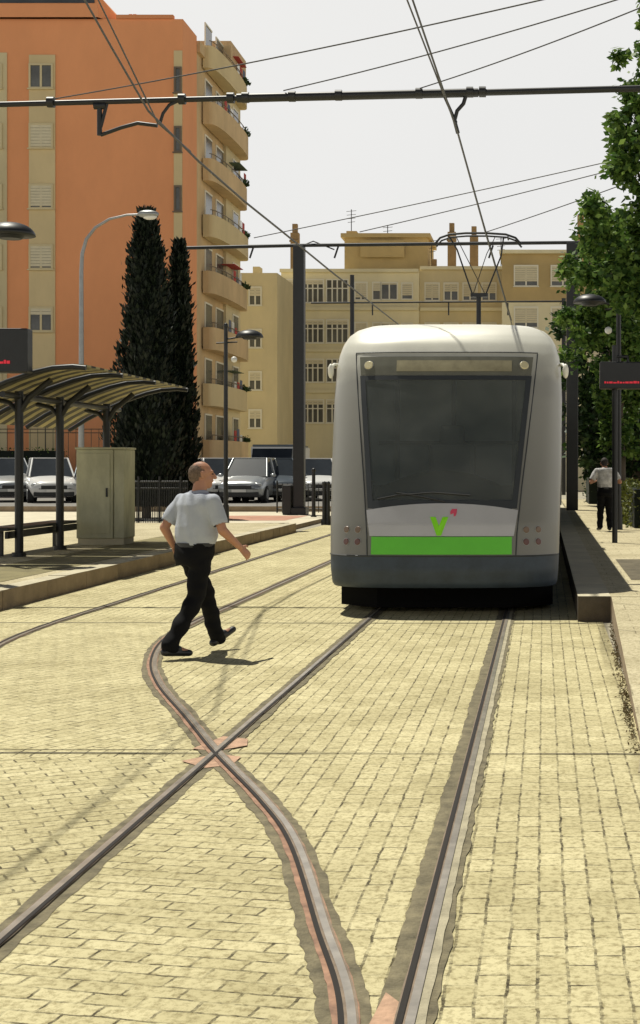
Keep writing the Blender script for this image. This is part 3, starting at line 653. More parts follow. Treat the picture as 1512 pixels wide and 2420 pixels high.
for k in range(8):
    zz=fh(345,D+10)+2.9-k*2.9; x0=XS-.049; ya,yb=D+4.0,D+12.9
    pr=.9 if k%2 else .8
    arc=[(x0+pr*max(0,math.sin(t))**.35,(ya+yb)/2-(yb-ya)/2*math.cos(t)) for t in np.linspace(0.001,math.pi-.001,34)]
    mb=MB(); vo=[];vi=[]
    for (x,y_) in arc:
        vo+=[(x+.002,y_,zz),(x+.002,y_,zz+.95)]
        ix=max(x-.14,x0+.003) ; iy=y_+(.14 if y_<(ya+yb)/2 else -.14); vi+=[(ix,iy,zz),(ix,iy,zz+.95)]
    m=len(arc)
    mb.add(vo+vi,[(2*i,2*i+2,2*i+3,2*i+1) for i in range(m-1)]+[(2*m+2*i,2*m+2*i+1,2*m+2*i+3,2*m+2*i+2) for i in range(m-1)]+[(2*i+1,2*i+3,2*m+2*i+3,2*m+2*i+1) for i in range(m-1)])
    prism(mb,arc,zz-.2,zz-.002); mb.add([(x,y_,zz-.2) for x,y_ in arc],[tuple(range(m))[::-1]])
    mb.obj('balcony',BALC if k%3 else CREAM,ob)
    for (a,b) in ((ya+.7,ya+2.2),(ya+3.2,ya+5.0),(ya+6.6,yb-.9)):
        near=a<ZM-1; xd=x0+.005 if near else XS+.123
        mb=MB(); b=min(b,ZM-.1) if near else b
        mb.box((xd,a,zz+.03),(xd+.03,b,zz+2.25),0); mb.box((xd,a-.08,zz+.03),(xd+.06,a,zz+2.25),1); mb.box((xd,a-.08,zz+2.25),(xd+.06,b,zz+2.33),1)
        mb.obj('balcony_door',[WGL,FRAMEW],ob)
    mb=MB(); mb.tube([(x-.05,y_,zz+1.2) for x,y_ in arc[2:-2]],.025,6)
    for x,y_ in arc[3:-3:3]: mb.cyl((x-.05,y_,zz+.95),(x-.05,y_,zz+1.2),.02,n=6)
    mb.obj('balcony_rail',FRAMED,ob)
    random.seed(k+20); yl=random.uniform(ya+1,yb-3)
    if k%2==0:
        mb=MB(); mb.box((x0+.02,yl,zz+1.9),(x0+.75,yl+2.2,zz+1.93)); mb.obj('awning',AWN if k%4 else REDC,ob)
    for q in range(3):
        mb=MB(); mb.box((x0+pr-.12,yl+q*.75,zz+.95),(x0+pr-.10,yl+q*.75+.55,zz+.95+random.uniform(.3,.7))); mb.obj('laundry',[WHITE,REDC,BLUC][(q+k)%3],ob)
    mb=MB(); pts=[(x0+.6+random.uniform(-.12,.3),yb-1.5+random.uniform(-.6,.6),zz+1.0+abs(random.gauss(0,.10))) for _ in range(130)]; leaves(mb,pts,.24); mb.obj('potted_plants',POTL,ob)
s1=empty('apartment_house',(fx(620,95),95,0),'plain ochre rendered side wall of a lower house','house')
mb=MB(); mb.box((fx(540,95),95,0),(fx(655,95),105,fh(645,95)),0); mb.box((fx(590,95),96,fh(645,95)+.002),(fx(606,95),97,fh(625,95)),0); mb.obj('wall',CREAM2,s1)
for yy in (700,800,900,990): window(s1,fx(603,95),94.995,fh(yy,95),.7,1.1,.5,FRAMEW,2)
D2=106
bb=empty('apartment_block',(fx(900,D2),D2,0),'long sand coloured apartment block with rooftop chimneys','apartment building')
mb=MB(); mb.box((fx(664,D2),D2,0),(fx(990,D2),D2+12,fh(640,D2)),0); mb.box((fx(990,D2)+.003,D2+.4,0),(fx(1190,D2),D2+12,fh(632,D2)),1); mb.obj('wall',[CREAM3,CREAM2],bb)
mb=MB()
for yy in (640,730,828,925): mb.box((fx(662,D2),D2-.25,fh(yy,D2)-.12),(fx(989,D2),D2-.003,fh(yy,D2)+.12),0)
for yy in (632,730,828,925): mb.box((fx(992,D2),D2+.15,fh(yy,D2)-.12),(fx(1189,D2),D2+.39,fh(yy,D2)+.12),0)
mb.obj('cornice',CREAM3,bb)
mb=MB(); mb.box((fx(805,D2),D2+2,fh(632,D2)),(fx(1005,D2),D2+8,fh(552,D2)),0); mb.box((fx(797,D2),D2+1.7,fh(552,D2)+.002),(fx(1012,D2),D2+8.3,fh(542,D2)),0); mb.box((fx(805,D2),D2+3,fh(542,D2)+.003),(fx(830,D2),D2+5,fh(530,D2)),0)
mb.box((fx(845,D2),D2+1.6,fh(600,D2)),(fx(950,D2),D2+1.69,fh(560,D2)),0); mb.obj('rooftop_room',OCH,bb)
CHIM=M('chimney_brick',(.32,.21,.10),.9,0,.25,1)
for x,yt in ((679,512),(1061,510),(1115,518),(1018,598)):
    mb=MB(); mb.box((fx(x-10,D2),D2+3,fh(640,D2)),(fx(x+10,D2),D2+3.6,fh(yt+22,D2)),0); mb.box((fx(x-6,D2),D2+3.1,fh(yt+22,D2)+.002),(fx(x+6,D2),D2+3.5,fh(yt,D2)),0); mb.box((fx(x-12,D2),D2+2.9,fh(yt+45,D2)),(fx(x+12,D2),D2+2.99,fh(yt+40,D2)),0); mb.obj('chimney',CHIM,bb)
for x,yt in ((813,472),(902,512),(1180,540),(1010,545)):
    mb=MB(); mb.cyl((fx(x,D2),D2+4,fh(640 if x>1000 else 545,D2)),(fx(x,D2),D2+4,fh(yt,D2)),.035,n=6)
    for q in range(4): mb.cyl((fx(x-12+q,D2),D2+4,fh(yt+5+q*9,D2)),(fx(x+12-q,D2),D2+4,fh(yt+3+q*9,D2)),.02,n=6)
    mb.obj('antenna',DARKM,bb)
for ri,yy in enumerate((688,783,876,972)):
    for x,w,h_,s,p_ in ((681,.7,1.6,.3,1),(739,1.5,1.6,.2,4),(797,1.5,1.6,.2 if ri%2 else 0,4),(853,.8,1.2,.6 if ri else .9,2),(890,.5,1.2,.5,1),(920,1.1,1.15,.1,2),(962,.7,1.1,.8,1)):
        window(bb,fx(x,D2),D2-.004,fh(yy,D2),w,h_,s,FRAMEW,p_)
    for x,s in ((1020,.9),(1065,.5),(1110,.3 if ri%2 else .8),(1155,.6)): window(bb,fx(x,D2),D2+.396,fh(yy,D2),.95,1.2,s,FRAMEW,2)
D3=98
rb=empty('apartment_house',(fx(1260,D3),D3,0),'taller cream house with brown attic storey','house')
mb=MB(); mb.box((fx(1186,D3),D3,0),(fx(1560,D3),D3+12,fh(715,D3)),0); mb.box((fx(1186,D3),D3,fh(715,D3)+.002),(fx(1560,D3),D3+12,fh(600,D3)),1); mb.box((fx(1180,D3),D3-.4,fh(600,D3)+.003),(fx(1565,D3),D3+12,fh(592,D3)),0); mb.obj('wall',[CREAM3,OCH],rb)
for yy in (652,750,850,950):
    for x in (1243,1330,1420,1500): window(rb,fx(x,D3),D3-.004,fh(yy,D3),1.5,1.3,.8,FRAMEW,2)
for x,yt in ((1375,490),(1210,575)):
    mb=MB(); mb.box((fx(x-8,D3),D3+3,fh(600,D3)),(fx(x+8,D3),D3+3.5,fh(yt,D3))); mb.obj('chimney',CHIM,rb)

# ------------------------------------------------------------ vegetation
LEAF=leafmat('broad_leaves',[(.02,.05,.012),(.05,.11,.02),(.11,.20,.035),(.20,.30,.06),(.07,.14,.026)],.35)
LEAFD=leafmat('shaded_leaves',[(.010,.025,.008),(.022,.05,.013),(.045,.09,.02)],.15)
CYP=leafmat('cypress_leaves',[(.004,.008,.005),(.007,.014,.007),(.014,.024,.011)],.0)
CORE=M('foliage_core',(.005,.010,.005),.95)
BARK=M('bark',(.09,.07,.05),.9,0,.3,8,.6,30,stretch=.3)
def cypress(base,ht,r,lab,seed):
    rs=np.random.default_rng(seed); e=empty('cypress_tree',base,lab,'cypress tree','cypress trees'); b=Vector(base)
    mb=MB(); mb.cyl(b,b+Vector((0,0,ht*.3)),.14,.1,10); mb.obj('trunk',BARK,e)
    def rad(t,a): 
        base_r=r*min(1,.55+t/.12*.45)*(max(0,1-t)**.55)
        return base_r*(.84+.13*math.sin(a*3+t*9+seed)+.12*math.sin(a*5-t*23+seed*2)+.06*math.sin(t*60+a*2))
    mb=MB(); vs=[];n=14;m=24
    for j in range(m+1):
        t=j/m
        for i in range(n): a=2*math.pi*i/n; R=rad(t,a)*.82; vs.append(b+Vector((R*math.cos(a),R*math.sin(a),.35+t*(ht-.5))))
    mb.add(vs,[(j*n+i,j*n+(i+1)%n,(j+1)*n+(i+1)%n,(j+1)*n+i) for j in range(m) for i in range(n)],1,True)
    for k in range(11000):
        t=rs.uniform(0,1)**1.1; a=rs.uniform(0,2*math.pi); R=rad(t,a)*rs.uniform(.8,1.08)+rs.exponential(.035)
        p=b+Vector((R*math.cos(a),R*math.sin(a),.3+t*(ht-.3)))
        d=Vector((math.cos(a)*.5+rs.normal()*.3,math.sin(a)*.5+rs.normal()*.3,1)).normalized(); w=d.cross(Vector(rs.normal(size=3))).normalized()
        s=rs.uniform(.10,.26); mb.add([p,p+d*s*.5+w*s*.2,p+d*s,p+d*s*.5-w*s*.2],[(0,1,2,3)],0)
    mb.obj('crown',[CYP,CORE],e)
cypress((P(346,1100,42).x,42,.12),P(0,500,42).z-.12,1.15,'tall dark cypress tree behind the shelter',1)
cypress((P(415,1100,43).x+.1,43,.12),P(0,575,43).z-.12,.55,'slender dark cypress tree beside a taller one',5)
def broadtree(base,trunk_h,blobs,lab,nleaf=7000,ls=.16,seed=1,mat=None):
    rs=np.random.default_rng(seed); e=empty('tree',base,lab,'tree','street trees'); b=Vector(base)
    mb=MB(); top=b+Vector((0,0,trunk_h)); mb.tube([b,b+Vector((.05,0,trunk_h*.5)),top],[.22,.17,.14],12)
    for c_,r_ in blobs[::2]:
        c_=Vector(c_); mid=top.lerp(c_,.5)+Vector((0,0,-.2)); mb.tube([top-Vector((0,0,.3)),mid,c_],[.09,.055,.02],8)
    mb.obj('trunk',BARK,e)
    mb=MB(); vol=sum(r_**2 for _,r_ in blobs)
    for c_,r_ in blobs:
        c_=Vector(c_); n=int(nleaf*r_**2/vol)
        nc=max(6,int(18*r_)); cl=[]
        for _ in range(nc):
            d=Vector(rs.normal(size=3)).normalized(); cl.append((c_+d*r_*rs.uniform(.5,1.1),r_*rs.uniform(.16,.34)))
        for _ in range(n):
            q,rr=cl[rs.integers(nc)]; p=q+Vector(rs.normal(size=3))*rr*.5
            a=Vector((rs.normal(),rs.normal(),rs.normal()*.6-.3)).normalized(); w=a.cross(Vector(rs.normal(size=3))).normalized()
            s=ls*rs.uniform(.6,1.4); mb.add([p,p+a*s*.5+w*s*.28,p+a*s,p+a*s*.5-w*s*.28],[(0,1,2,3)])
    mb.obj('crown',mat or LEAF,e)
def B(x,y,d,r): return (tuple(P(x,y,d)),r)
broadtree((3.3,27,.27),3.2,[B(1550,30,27,.4),B(1515,200,27,.65),B(1490,300,27,.5),B(1570,120,27,.5),B(1505,400,27,.75),B(1465,550,27,.75),B(1600,330,27,1.1),B(1600,600,27,1.3),B(1435,640,27,.7),B(1570,720,27,.9),B(1390,620,28,.5),B(1510,640,27,.6)],'leafy green street tree on the platform',21000,.15,3)
broadtree((1.9,37,.27),3.0,[B(1440,560,37,.95),B(1400,680,37,.9),B(1480,700,37,1.1),B(1365,760,37,.6),B(1440,830,37,1.1),B(1540,800,37,1.2),B(1480,920,37,.9),B(1500,1000,37,.8)],'leafy green street tree behind the tram',17000,.16,4)
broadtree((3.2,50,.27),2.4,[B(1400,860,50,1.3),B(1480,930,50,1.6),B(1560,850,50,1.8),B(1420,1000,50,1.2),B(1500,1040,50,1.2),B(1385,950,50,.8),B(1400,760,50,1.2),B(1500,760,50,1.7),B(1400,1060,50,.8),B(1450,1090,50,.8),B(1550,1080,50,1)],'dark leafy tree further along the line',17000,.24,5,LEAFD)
def hedge(x0,x1,y0,y1,z0,h,lab,n=5000,seed=2,mat=LEAF):
    rs=np.random.default_rng(seed); mb=MB(); pts=[(rs.uniform(x0,x1),rs.uniform(y0,y1),z0+rs.uniform(0,h)) for _ in range(n)]
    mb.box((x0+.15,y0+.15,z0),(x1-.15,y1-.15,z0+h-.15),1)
    leaves(mb,pts,.11,.2,.55); single(mb,'hedge',[mat,CORE],lab,'hedge',group='hedges')
hedge(1.85,2.6,31.5,44,.27,1.0,'clipped yellow green hedge beside the platform',5000,2,leafmat('hedge_leaves',[(.10,.12,.02),(.16,.17,.03),(.06,.09,.02)],.2))
hedge(-40,-22,65.5,66.7,.3,2.2,'green hedge below the apartment block',5000,3)
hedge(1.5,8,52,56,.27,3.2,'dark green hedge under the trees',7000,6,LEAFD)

# ------------------------------------------------------------ cars
HLC=M('car_headlight_lens',(.5,.52,.52),.12,.3)
def car(base,paint,lab,ht=1.5,L=4.1,W=1.74):
    e=empty('parked_car',base,lab,'car','cars parked along the street'); bx,by,bz=base
    st=[(-.5,.30,.62,.45),(-.49,.42,.70,.30),(-.44,.47,.78,.22),(-.30,.495,.90,.2),(-.20,.5,.96,.2),(0,.5,.98,.2),(.3,.5,1.0,.2),(.44,.48,.98,.24),(.49,.44,.9,.3),(.5,.36,.75,.45)]
    mb=MB(); vs=[]
    for (t,hw,top,bot) in st:
        y=by+t*L; w=hw*W; mid=(top+bot)/2
        sec=[(-w*.8,bot),(w*.8,bot),(w*.96,bot+.08),(w,mid),(w*.97,top-.12),(w*.86,top-.02),(w*.5,top+.02),(0,top+.035),(-w*.5,top+.02),(-w*.86,top-.02),(-w*.97,top-.12),(-w,mid)]
        vs+=[(bx+x,y,bz+z) for x,z in sec]
    m=len(sec)
    fs=[(j*m+i,j*m+(i+1)%m,(j+1)*m+(i+1)%m,(j+1)*m+i) for j in range(len(st)-1) for i in range(m)]+[tuple(range(m))[::-1],tuple(range((len(st)-1)*m,len(st)*m))]
    mb.add(vs,fs,0,True)
    y0,y1=by-.02*L,by+.36*L; w=W*.37
    mb.box((bx-w,y0,bz+ht-.05),(bx+w,y1,bz+ht),0,.02)
    for sx in (-1,1):
        for (ya,yb) in ((by-.22*L,y0),(by+.46*L,y1)): mb.cyl((bx+sx*W*.45,ya,bz+.95),(bx+sx*w*.97,yb,bz+ht-.03),.035,n=8)
        mb.cyl((bx+sx*W*.46,by+.14*L,bz+.95),(bx+sx*w,by+.14*L,bz+ht-.03),.035,n=8)
    mb.obj('body',paint,e)
    def g(name,q,mat=GLASS):
        mb=MB(); mb.add(q,[(0,1,2,3)]); mb.obj(name,mat,e)
    a=W*.44; b=w*.95
    g('windscreen',[(bx-a,by-.215*L,bz+.96),(bx+a,by-.215*L,bz+.96),(bx+b,y0,bz+ht-.04),(bx-b,y0,bz+ht-.04)])
    g('rear_window',[(bx-a,by+.455*L,bz+.97),(bx+a,by+.455*L,bz+.97),(bx+b,y1,bz+ht-.04),(bx-b,y1,bz+ht-.04)])
    for sx in (-1,1): g('side_window',[(bx+sx*a*1.02,by-.21*L,bz+.96),(bx+sx*a*1.02,by+.45*L,bz+.97),(bx+sx*w,y1,bz+ht-.04),(bx+sx*w,y0,bz+ht-.04)])
    for sx in (-1,1):
        mb=MB(); mb.ell((bx+sx*W*.36,by-.455*L,bz+.66),(.17,.12,.08),0,12,8); mb.obj('headlight',HLC,e)
    mb=MB(); mb.box((bx-.45,by-.503*L,bz+.5),(bx+.45,by-.45*L,bz+.64),0,.01); mb.box((bx-.7,by-.497*L,bz+.24),(bx+.7,by-.45*L,bz+.4),0,.01); mb.obj('grille',BLACK,e)
    mb=MB(); mb.box((bx-.26,by-.515*L,bz+.40),(bx+.26,by-.504*L,bz+.5)); mb.obj('number_plate',WHITE,e)
    for sx in (-1,1):
        for t in (-.31,.31):
            mb=MB(); mb.cyl((bx+sx*W*.38,by+t*L,bz+.31),(bx+sx*W*.505,by+t*L,bz+.31),.31,n=20); mb.cyl((bx+sx*W*.50,by+t*L,bz+.31),(bx+sx*W*.512,by+t*L,bz+.31),.19,n=14,mi=1); mb.obj('wheel',[RUBBER,STEEL],e)
        mb=MB(); mb.ell((bx+sx*W*.56,by-.17*L,bz+1.0),(.11,.06,.07),0,10,6); mb.obj('mirror',paint,e)
    return e
CW=M('car_white',(.66,.66,.64),.25,0,.03,1); CS=M('car_silver',(.38,.40,.41),.28,.5,.03,1); CG=M('car_grey',(.10,.12,.14),.28,.4,.03,1)
c0=car((P(592,0,54).x,54,.3),CS,'silver parked car with a wide windscreen',1.66)
for x,d,pm,lb,rz in ((15,55,CS,'silver parked car beside the shelter',.5),(118,54,CW,'white parked car behind the shelter',.4),(330,52,CW,'white parked car behind the railing',.55),(420,55,CS,'silver parked car behind the railing',.45),(475,60,CG,'dark grey parked car behind the railing',.4),(520,55,CW,'white parked car in the row',.35),(652,56,CG,'dark grey parked car in the row',.35),(690,61,CS,'silver parked car in the row',.3),(745,57,CW,'white parked car beside the mast',.3),(225,58,CG,'dark grey parked car behind the cabinet',.3)):
    tree_copy(c0,(P(x,0,d).x,d,.3),rz,lb,{'body':pm,'mirror':pm})
vb=empty('parked_van',(P(660,0,64).x,65,.3),'pale van with grey roof rack parked in the street','van')
x,y=P(660,0,65).x,65
mb=MB(); prism(mb,[(x-.95,y-1.6),(x+.95,y-1.6),(x+.95,y+2.6),(x-.95,y+2.6)],.55,2.5); prism(mb,[(x-.92,y-2.4),(x+.92,y-2.4),(x+.95,y-1.605),(x-.95,y-1.605)],.55,[1.4,1.4,1.55,1.55]); mb.add([(x-.88,y-2.1,1.45),(x+.88,y-2.1,1.45),(x+.88,y-1.61,2.42),(x-.88,y-1.61,2.42)],[(0,1,2,3)],1); mb.obj('body',[CW,GLASS],vb)
mb=MB(); mb.box((x-.9,y-1.6,2.505),(x+.9,y+2.5,2.6),0,.03); mb.obj('roof_rack',CG,vb)
for sx in (-1,1):
    for t in (-1.7,1.7): mb=MB(); mb.cyl((x+sx*.75,y+t,.65),(x+sx*.98,y+t,.65),.35,n=18); mb.obj('wheel',RUBBER,vb)

# ------------------------------------------------------------ people
SKIN=M('skin',(.44,.215,.13),.55,0,.08,12); 
def remesh(mb,name,mat,parent,vox=.01,smooth=4,label=None):
    o=mb.obj('tmp',mat); m=o.modifiers.new('r','REMESH'); m.mode='VOXEL'; m.voxel_size=vox; m.use_smooth_shade=True
    s=o.modifiers.new('s','SMOOTH'); s.iterations=smooth; s.factor=.5
    dg=bpy.context.evaluated_depsgraph_get(); me=bpy.data.meshes.new_from_object(o.evaluated_get(dg)); me.name=name
    if not me.materials: me.materials.append(mat)
    bpy.data.objects.remove(o); n=bpy.data.objects.new(name,me); col.objects.link(n); tag(n,parent,label); return n
def person(base,fwd,J,label,shirtm,trousm,hairm,shoem,headturn=0,sc_=1.0,fat=1.0,curl=.5,thin=False):
    b=Vector(base); f=Vector((fwd[0],fwd[1],0)).normalized(); r=Vector((f.y,-f.x,0)); up=Vector((0,0,1))
    e=empty('person',base,label,'person')
    T=lambda p: b+(r*p[0]+f*p[1]+up*p[2])*sc_
    R=lambda v: v*sc_
    body=MB()
    pel=J['pelvis']; che=J['chest']; nb=J['neck']; hd=J['head']
    body.cap(T(pel),T(che),R(.105),R(.115),r,.75); body.cap(T((-.12,che[1],che[2]+.09)),T((.12,che[1],che[2]+.09)),R(.05),R(.05))
    body.cap(T(nb),T((hd[0],hd[1]-.01,hd[2]-.06)),R(.062),R(.058))
    a=headturn; hf=(f*math.cos(a)+r*math.sin(a)); hr=Vector((hf.y,-hf.x,0)); HC=T(hd)
    h=lambda x,y,z: HC+(hr*x+hf*y+up*z)*sc_
    rot=Matrix((hr,hf,up)).transposed()
    body.ell(h(0,-.012,.022),(R(.076),R(.096),R(.095)),rot=rot); body.ell(h(0,.02,-.035),(R(.060),R(.072),R(.078)),rot=rot)
    body.cap(h(0,.055,-.088),h(0,.06,-.085),R(.030),R(.028)); body.cap(h(0,.092,.012),h(0,.113,-.022),R(.012),R(.017))
    body.cap(h(-.035,.078,.028),h(.035,.078,.028),R(.016),R(.016)); body.cap(h(-.02,.088,-.055),h(.02,.088,-.055),R(.011),R(.011))
    for s in (-1,1): body.cap(h(s*.079,-.005,.018),h(s*.077,.0,-.022),R(.017),R(.012),hf,.6)
    for s,k in ((1,'R'),(-1,'L')):
        sh_,el,ha=J['sh'+k],J['el'+k],J['ha'+k]
        body.cap(T(sh_),T(el),R(.046),R(.040)); body.cap(T(el),T(ha),R(.042),R(.027))
        S=T(el); Wp=T(ha); d=(Wp-S).normalized(); side=(r*s) ; side=(side-d*side.dot(d)).normalized()
        fw=f-d*f.dot(d); fw.normalize()
        body.cap(Wp+d*R(.015),Wp+d*R(.075),R(.030),R(.038),fw,.42)
        inw=-side
        for i,(o,L_) in enumerate(((-.030,.062),(-.010,.075),(.010,.08),(.030,.072))):
            p0=Wp+d*R(.085)+fw*R(o); p1=p0+(d*math.cos(curl*.4)+inw*math.sin(curl*.4))*R(L_*.5); p2=p1+(d*math.cos(curl*1.4)+inw*math.sin(curl*1.4))*R(L_*.5)
            body.cap(Wp+d*R(.06)+fw*R(o*.9),p0,R(.0095),R(.0092),n=8); body.cap(p0,p1,R(.0092),R(.0085),n=8); body.cap(p1,p2,R(.0085),R(.0072),n=8)
        t0=Wp+d*R(.03)+fw*R(.03); t1=t0+(fw*.75+d*.6+inw*.25).normalized()*R(.035); t2=t1+(d*.85+fw*.3+inw*.3).normalized()*R(.03)
        body.cap(t0,t1,R(.013),R(.0105),n=8); body.cap(t1,t2,R(.0105),R(.008),n=8)
    for k in 'RL':
        hp,kn,an=J['hp'+k],J['kn'+k],J['an'+k]; body.cap(T(hp),T(kn),R(.070),R(.050)); body.cap(T(kn),T(an),R(.050),R(.038)); body.cap(T(an),T(J['to'+k]),R(.035),R(.025))
    remesh(body,'body',SKIN,e,.0062,3)
    hb=MB(); 
    if thin: hb.ell(h(0,-.024,.016),(R(.0790),R(.0915),R(.089)),rot=rot); hb.cap(h(0,-.06,-.02),h(0,-.05,-.04),R(.052),R(.042))
    else: hb.ell(h(0,-.024,.034),(R(.083),R(.098),R(.096)),rot=rot); hb.cap(h(0,-.07,-.02),h(0,-.06,-.05),R(.055),R(.045))
    hb2=remesh(hb,'hair',hairm,e,.006,2)
    bmh=bmesh.new(); bmh.from_mesh(hb2.data)
    kill=[v for v in bmh.verts if ((v.co-HC).dot(hf)>R(.045 if thin else .055) and (v.co-HC).z<R(.085)) or ((v.co-HC).z<R(-.02) and (v.co-HC).dot(hf)>R(-.03)) or ((v.co-HC).z<R(.03) and (v.co-HC).dot(hf)>R(.02))]
    bmesh.ops.delete(bmh,geom=kill,context='VERTS')
    bmh.normal_update()
    for v in bmh.verts: v.co+=v.normal*R(random.uniform(-.001,.004))
    bmh.to_mesh(hb2.data); bmh.free()
    for s in (-1,1):
        mb=MB(); mb.ell(h(s*.031,.088,.008),(R(.011),R(.009),R(.006)),rot=rot,nu=10,nv=6); mb.obj('eye',BLACK,e)
    sb=MB(); w=fat; cz=che[2]; pz=pel[2]
    def sec(x,y,z,rx,ry): return (T((x,y,z)),r*R(rx),f*R(ry))
    sb.loft([sec(0,pel[1],pz-.03,.155*w,.125*w),sec(0,pel[1],pz+.03,.163*w,.132*w),sec(0,pel[1]+.012,pz+.10,.178*w,.146*w),sec(0,pel[1]+.02,pz+.18,.180*w,.150*w),
             sec(0,che[1],cz,.182*w,.138*w),sec(0,che[1]-.005,cz+.07,.190*w,.126*w),sec(0,che[1]-.01,cz+.125,.185,.108),sec(0,che[1]-.01,cz+.165,.150,.088),sec(0,nb[1]-.01,nb[2]-.01,.085,.075),sec(0,nb[1],nb[2]+.012,.070,.068)])
    for k in 'RL':
        s=1 if k=='R' else -1
        sh_,el=Vector(J['sh'+k]),Vector(J['el'+k]); sb.cap(T((s*.10,che[1],cz+.105)),T(sh_+Vector((0,0,-.015))),R(.066),R(.064)); m_=sh_.lerp(el,.72)
        sb.cap(T(sh_+Vector((0,0,-.012))),T(m_),R(.064),R(.070))
    so=remesh(sb,'shirt',shirtm,e,.009,9)
    bmh=bmesh.new(); bmh.from_mesh(so.data); zc=T(pel).z+R(.03)
    geom=bmh.verts[:]+bmh.edges[:]+bmh.faces[:]; bmesh.ops.bisect_plane(bmh,geom=geom,plane_co=(0,0,zc),plane_no=(0,0,-1),clear_outer=True)
    for k in 'RL':
        s=1 if k=='R' else -1
        sh_,el=Vector(J['sh'+k]),Vector(J['el'+k]); m_=T(sh_.lerp(el,.74)); dd=(T(el)-T(sh_)).normalized()
        kill=[v for v in bmh.verts if (v.co-m_).dot(dd)>R(.02) and (v.co-m_).length<R(.12) and (v.co-b).dot(r)*s>R(.19*w)]
        bmesh.ops.delete(bmh,geom=kill,context='VERTS')
    bmh.normal_update()
    for v in bmh.verts:
        q=(v.co-b); d_=.0032*math.sin(q.z*26+q.x*41-q.y*12)+.0024*math.sin(q.z*17-q.y*57+q.x*29); v.co+=v.normal*d_*sc_
    bmh.to_mesh(so.data); bmh.free()
    tb=MB(); tb.loft([sec(0,pel[1]-.02,pz-.15,.150*w,.12*w),sec(0,pel[1]-.02,pz-.08,.168*w,.138*w),sec(0,pel[1]-.005,pz,.166*w,.136*w),sec(0,pel[1],pz+.06,.164*w,.134*w)])
    for k in 'RL':
        hp,kn,an=[Vector(J[q_+k]) for q_ in ('hp','kn','an')]
        tb.cap(T(hp+Vector((0,0,-.03))),T(kn),R(.100),R(.078))
        tb.cap(T(kn),T(kn.lerp(an,.93)),R(.076),R(.066)); tb.cap(T(an+Vector((0,-.01,0))),T(an+Vector((0,.03,-.02))),R(.062),R(.055))
    to=remesh(tb,'trousers',trousm,e,.010,5)
    bmh=bmesh.new(); bmh.from_mesh(to.data); geom=bmh.verts[:]+bmh.edges[:]+bmh.faces[:]
    bmesh.ops.bisect_plane(bmh,geom=geom,plane_co=(0,0,T(pel).z+R(.040)),plane_no=(0,0,1),clear_outer=True)
    bmh.normal_update()
    for v in bmh.verts:
        q=(v.co-b); v.co+=v.normal*(.005*math.sin(q.z*33+q.x*21)+.003*math.sin(q.z*60-q.y*27))*sc_
    bmh.to_mesh(to.data); bmh.free()
    be=MB(); n=28; vs=[]
    for z in (.012,.048):
        for i in range(n): t=2*math.pi*i/n; vs.append(T((.170*w*math.cos(t),pel[1]+.140*w*math.sin(t),pel[2]+z)))
    be.add(vs,[(i,(i+1)%n,n+(i+1)%n,n+i) for i in range(n)],0,True); be.obj('belt',BLACK,e)
    for k in 'RL':
        an,to_=Vector(J['an'+k]),Vector(J['to'+k])
        heel=an+Vector((0,-.035,-.045)) 
        sb=MB(); sb.cap(T(heel),T(to_),R(.040),R(.034),r,.85); sb.cap(T(an+Vector((0,-.005,-.01))),T(an.lerp(to_,.45)),R(.045),R(.036)); 
        remesh(sb,'shoe',shoem,e,.007,2)
    return e
J=dict(pelvis=(0,-.01,.92),chest=(0,.02,1.22),neck=(0,.03,1.40),head=(.0,.06,1.545),
 shR=(.20,.02,1.335),elR=(.275,.06,1.075),haR=(.29,.235,.925),shL=(-.20,.0,1.335),elL=(-.28,-.12,1.09),haL=(-.26,-.04,.93),
 hpR=(.085,-.02,.88),knR=(.09,-.08,.49),anR=(.10,-.36,.115),toR=(.12,-.17,.045),
 hpL=(-.085,0,.88),knL=(-.085,.17,.50),anL=(-.10,.30,.12),toL=(-.10,.475,.17))
SHIRT=M('pale_blue_shirt',(.42,.45,.51),.85,0,.06,9,.15,60)
TROU=M('black_trousers',(.006,.006,.007),.9,0,.2,8,spec=.2)
person((-2.98,12.35,.004),(.62,.78),J,'stocky man in pale blue shirt walking across the tracks',SHIRT,TROU,M('grey_hair',(.16,.11,.08),.85,0,.4,70,.6,110),BLACK,headturn=.55,fat=1.08,sc_=1.0,thin=True)
J2=dict(pelvis=(0,0,.90),chest=(0,.03,1.2),neck=(0,.08,1.36),head=(.0,.16,1.46),
 shR=(.19,.02,1.31),elR=(.32,-.02,1.06),haR=(.20,.18,1.08),shL=(-.19,.02,1.31),elL=(-.32,-.02,1.06),haL=(-.20,.18,1.08),
 hpR=(.085,0,.87),knR=(.09,.06,.48),anR=(.09,-.03,.10),toR=(.11,.14,.035),hpL=(-.085,0,.87),knL=(-.09,.10,.48),anL=(-.10,.14,.10),toL=(-.12,.31,.035))
person((1.3,30.2,.27),(-.1,1),J2,'person in mottled t-shirt and black trousers walking away',M('mottled_tshirt',(.55,.54,.53),.9,0,.5,9),TROU,M('dark_hair',(.03,.022,.018),.8),BLACK,fat=1.0,sc_=.97)

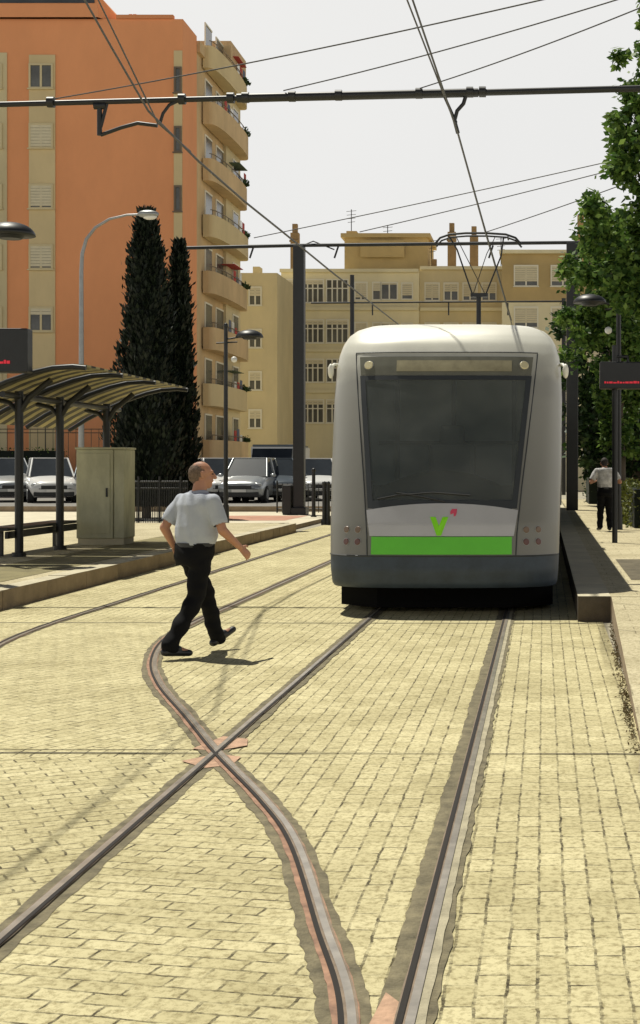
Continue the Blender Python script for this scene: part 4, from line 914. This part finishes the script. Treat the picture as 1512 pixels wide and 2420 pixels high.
# ------------------------------------------------------------ world, sun, camera
Lv=Vector((.30,-.36,-1)).normalized()
sd=-Lv; elev=math.asin(sd.z); az=math.atan2(sd.x,sd.y)
w=bpy.data.worlds.new('World'); sc.world=w; w.use_nodes=True; n=w.node_tree; bg=n.nodes['Background']
sky=n.nodes.new('ShaderNodeTexSky'); sky.sky_type='NISHITA'; sky.sun_disc=False; sky.sun_elevation=elev; sky.sun_rotation=az; sky.dust_density=.6; sky.air_density=.7; sky.ozone_density=1
dk=n.nodes.new('ShaderNodeMixRGB'); dk.blend_type='MULTIPLY'; dk.inputs[0].default_value=1; dk.inputs[2].default_value=(.5,.5,.5,1); n.links.new(sky.outputs[0],dk.inputs[1])
tc=n.nodes.new('ShaderNodeTexCoord'); sx=n.nodes.new('ShaderNodeSeparateXYZ'); n.links.new(tc.outputs['Generated'],sx.inputs[0])
mr=n.nodes.new('ShaderNodeMapRange'); mr.inputs['From Min'].default_value=.33; mr.inputs['From Max'].default_value=.42; mr.inputs['To Min'].default_value=.96; mr.inputs['To Max'].default_value=.0; n.links.new(sx.outputs['Z'],mr.inputs['Value'])
no=n.nodes.new('ShaderNodeTexNoise'); no.inputs['Scale'].default_value=2.2; no.inputs['Detail'].default_value=5; n.links.new(tc.outputs['Generated'],no.inputs['Vector'])
rr=n.nodes.new('ShaderNodeValToRGB'); rr.color_ramp.elements[0].color=(16.6,16.6,16.4,1); rr.color_ramp.elements[1].color=(18.6,18.4,17.9,1); n.links.new(no.outputs['Fac'],rr.inputs[0])
mx=n.nodes.new('ShaderNodeMixRGB'); n.links.new(mr.outputs[0],mx.inputs[0]); n.links.new(dk.outputs[0],mx.inputs[1]); n.links.new(rr.outputs[0],mx.inputs[2]); n.links.new(mx.outputs[0],bg.inputs[0]); bg.inputs[1].default_value=.05
s=bpy.data.lights.new('Sun','SUN'); s.energy=5.0; s.angle=math.radians(.5); s.color=(1,.96,.84)
so=bpy.data.objects.new('Sun',s); so.rotation_euler=Lv.to_track_quat('-Z','Y').to_euler(); so.location=(-10,0,30); col.objects.link(so)
cam=bpy.data.cameras.new('Camera'); co=bpy.data.objects.new('Camera',cam); col.objects.link(co)
co.location=(0,0,H); co.rotation_euler=(math.pi/2,0,0); cam.sensor_fit='VERTICAL'; cam.sensor_height=36; cam.sensor_width=24; cam.lens=F/2420*36
cam.shift_x=-528/2420; cam.shift_y=-107/2420; cam.clip_end=2000; cam.clip_start=.1
sc.camera=co
sc.view_settings.view_transform='Standard'; sc.view_settings.look='None'; sc.view_settings.exposure=0
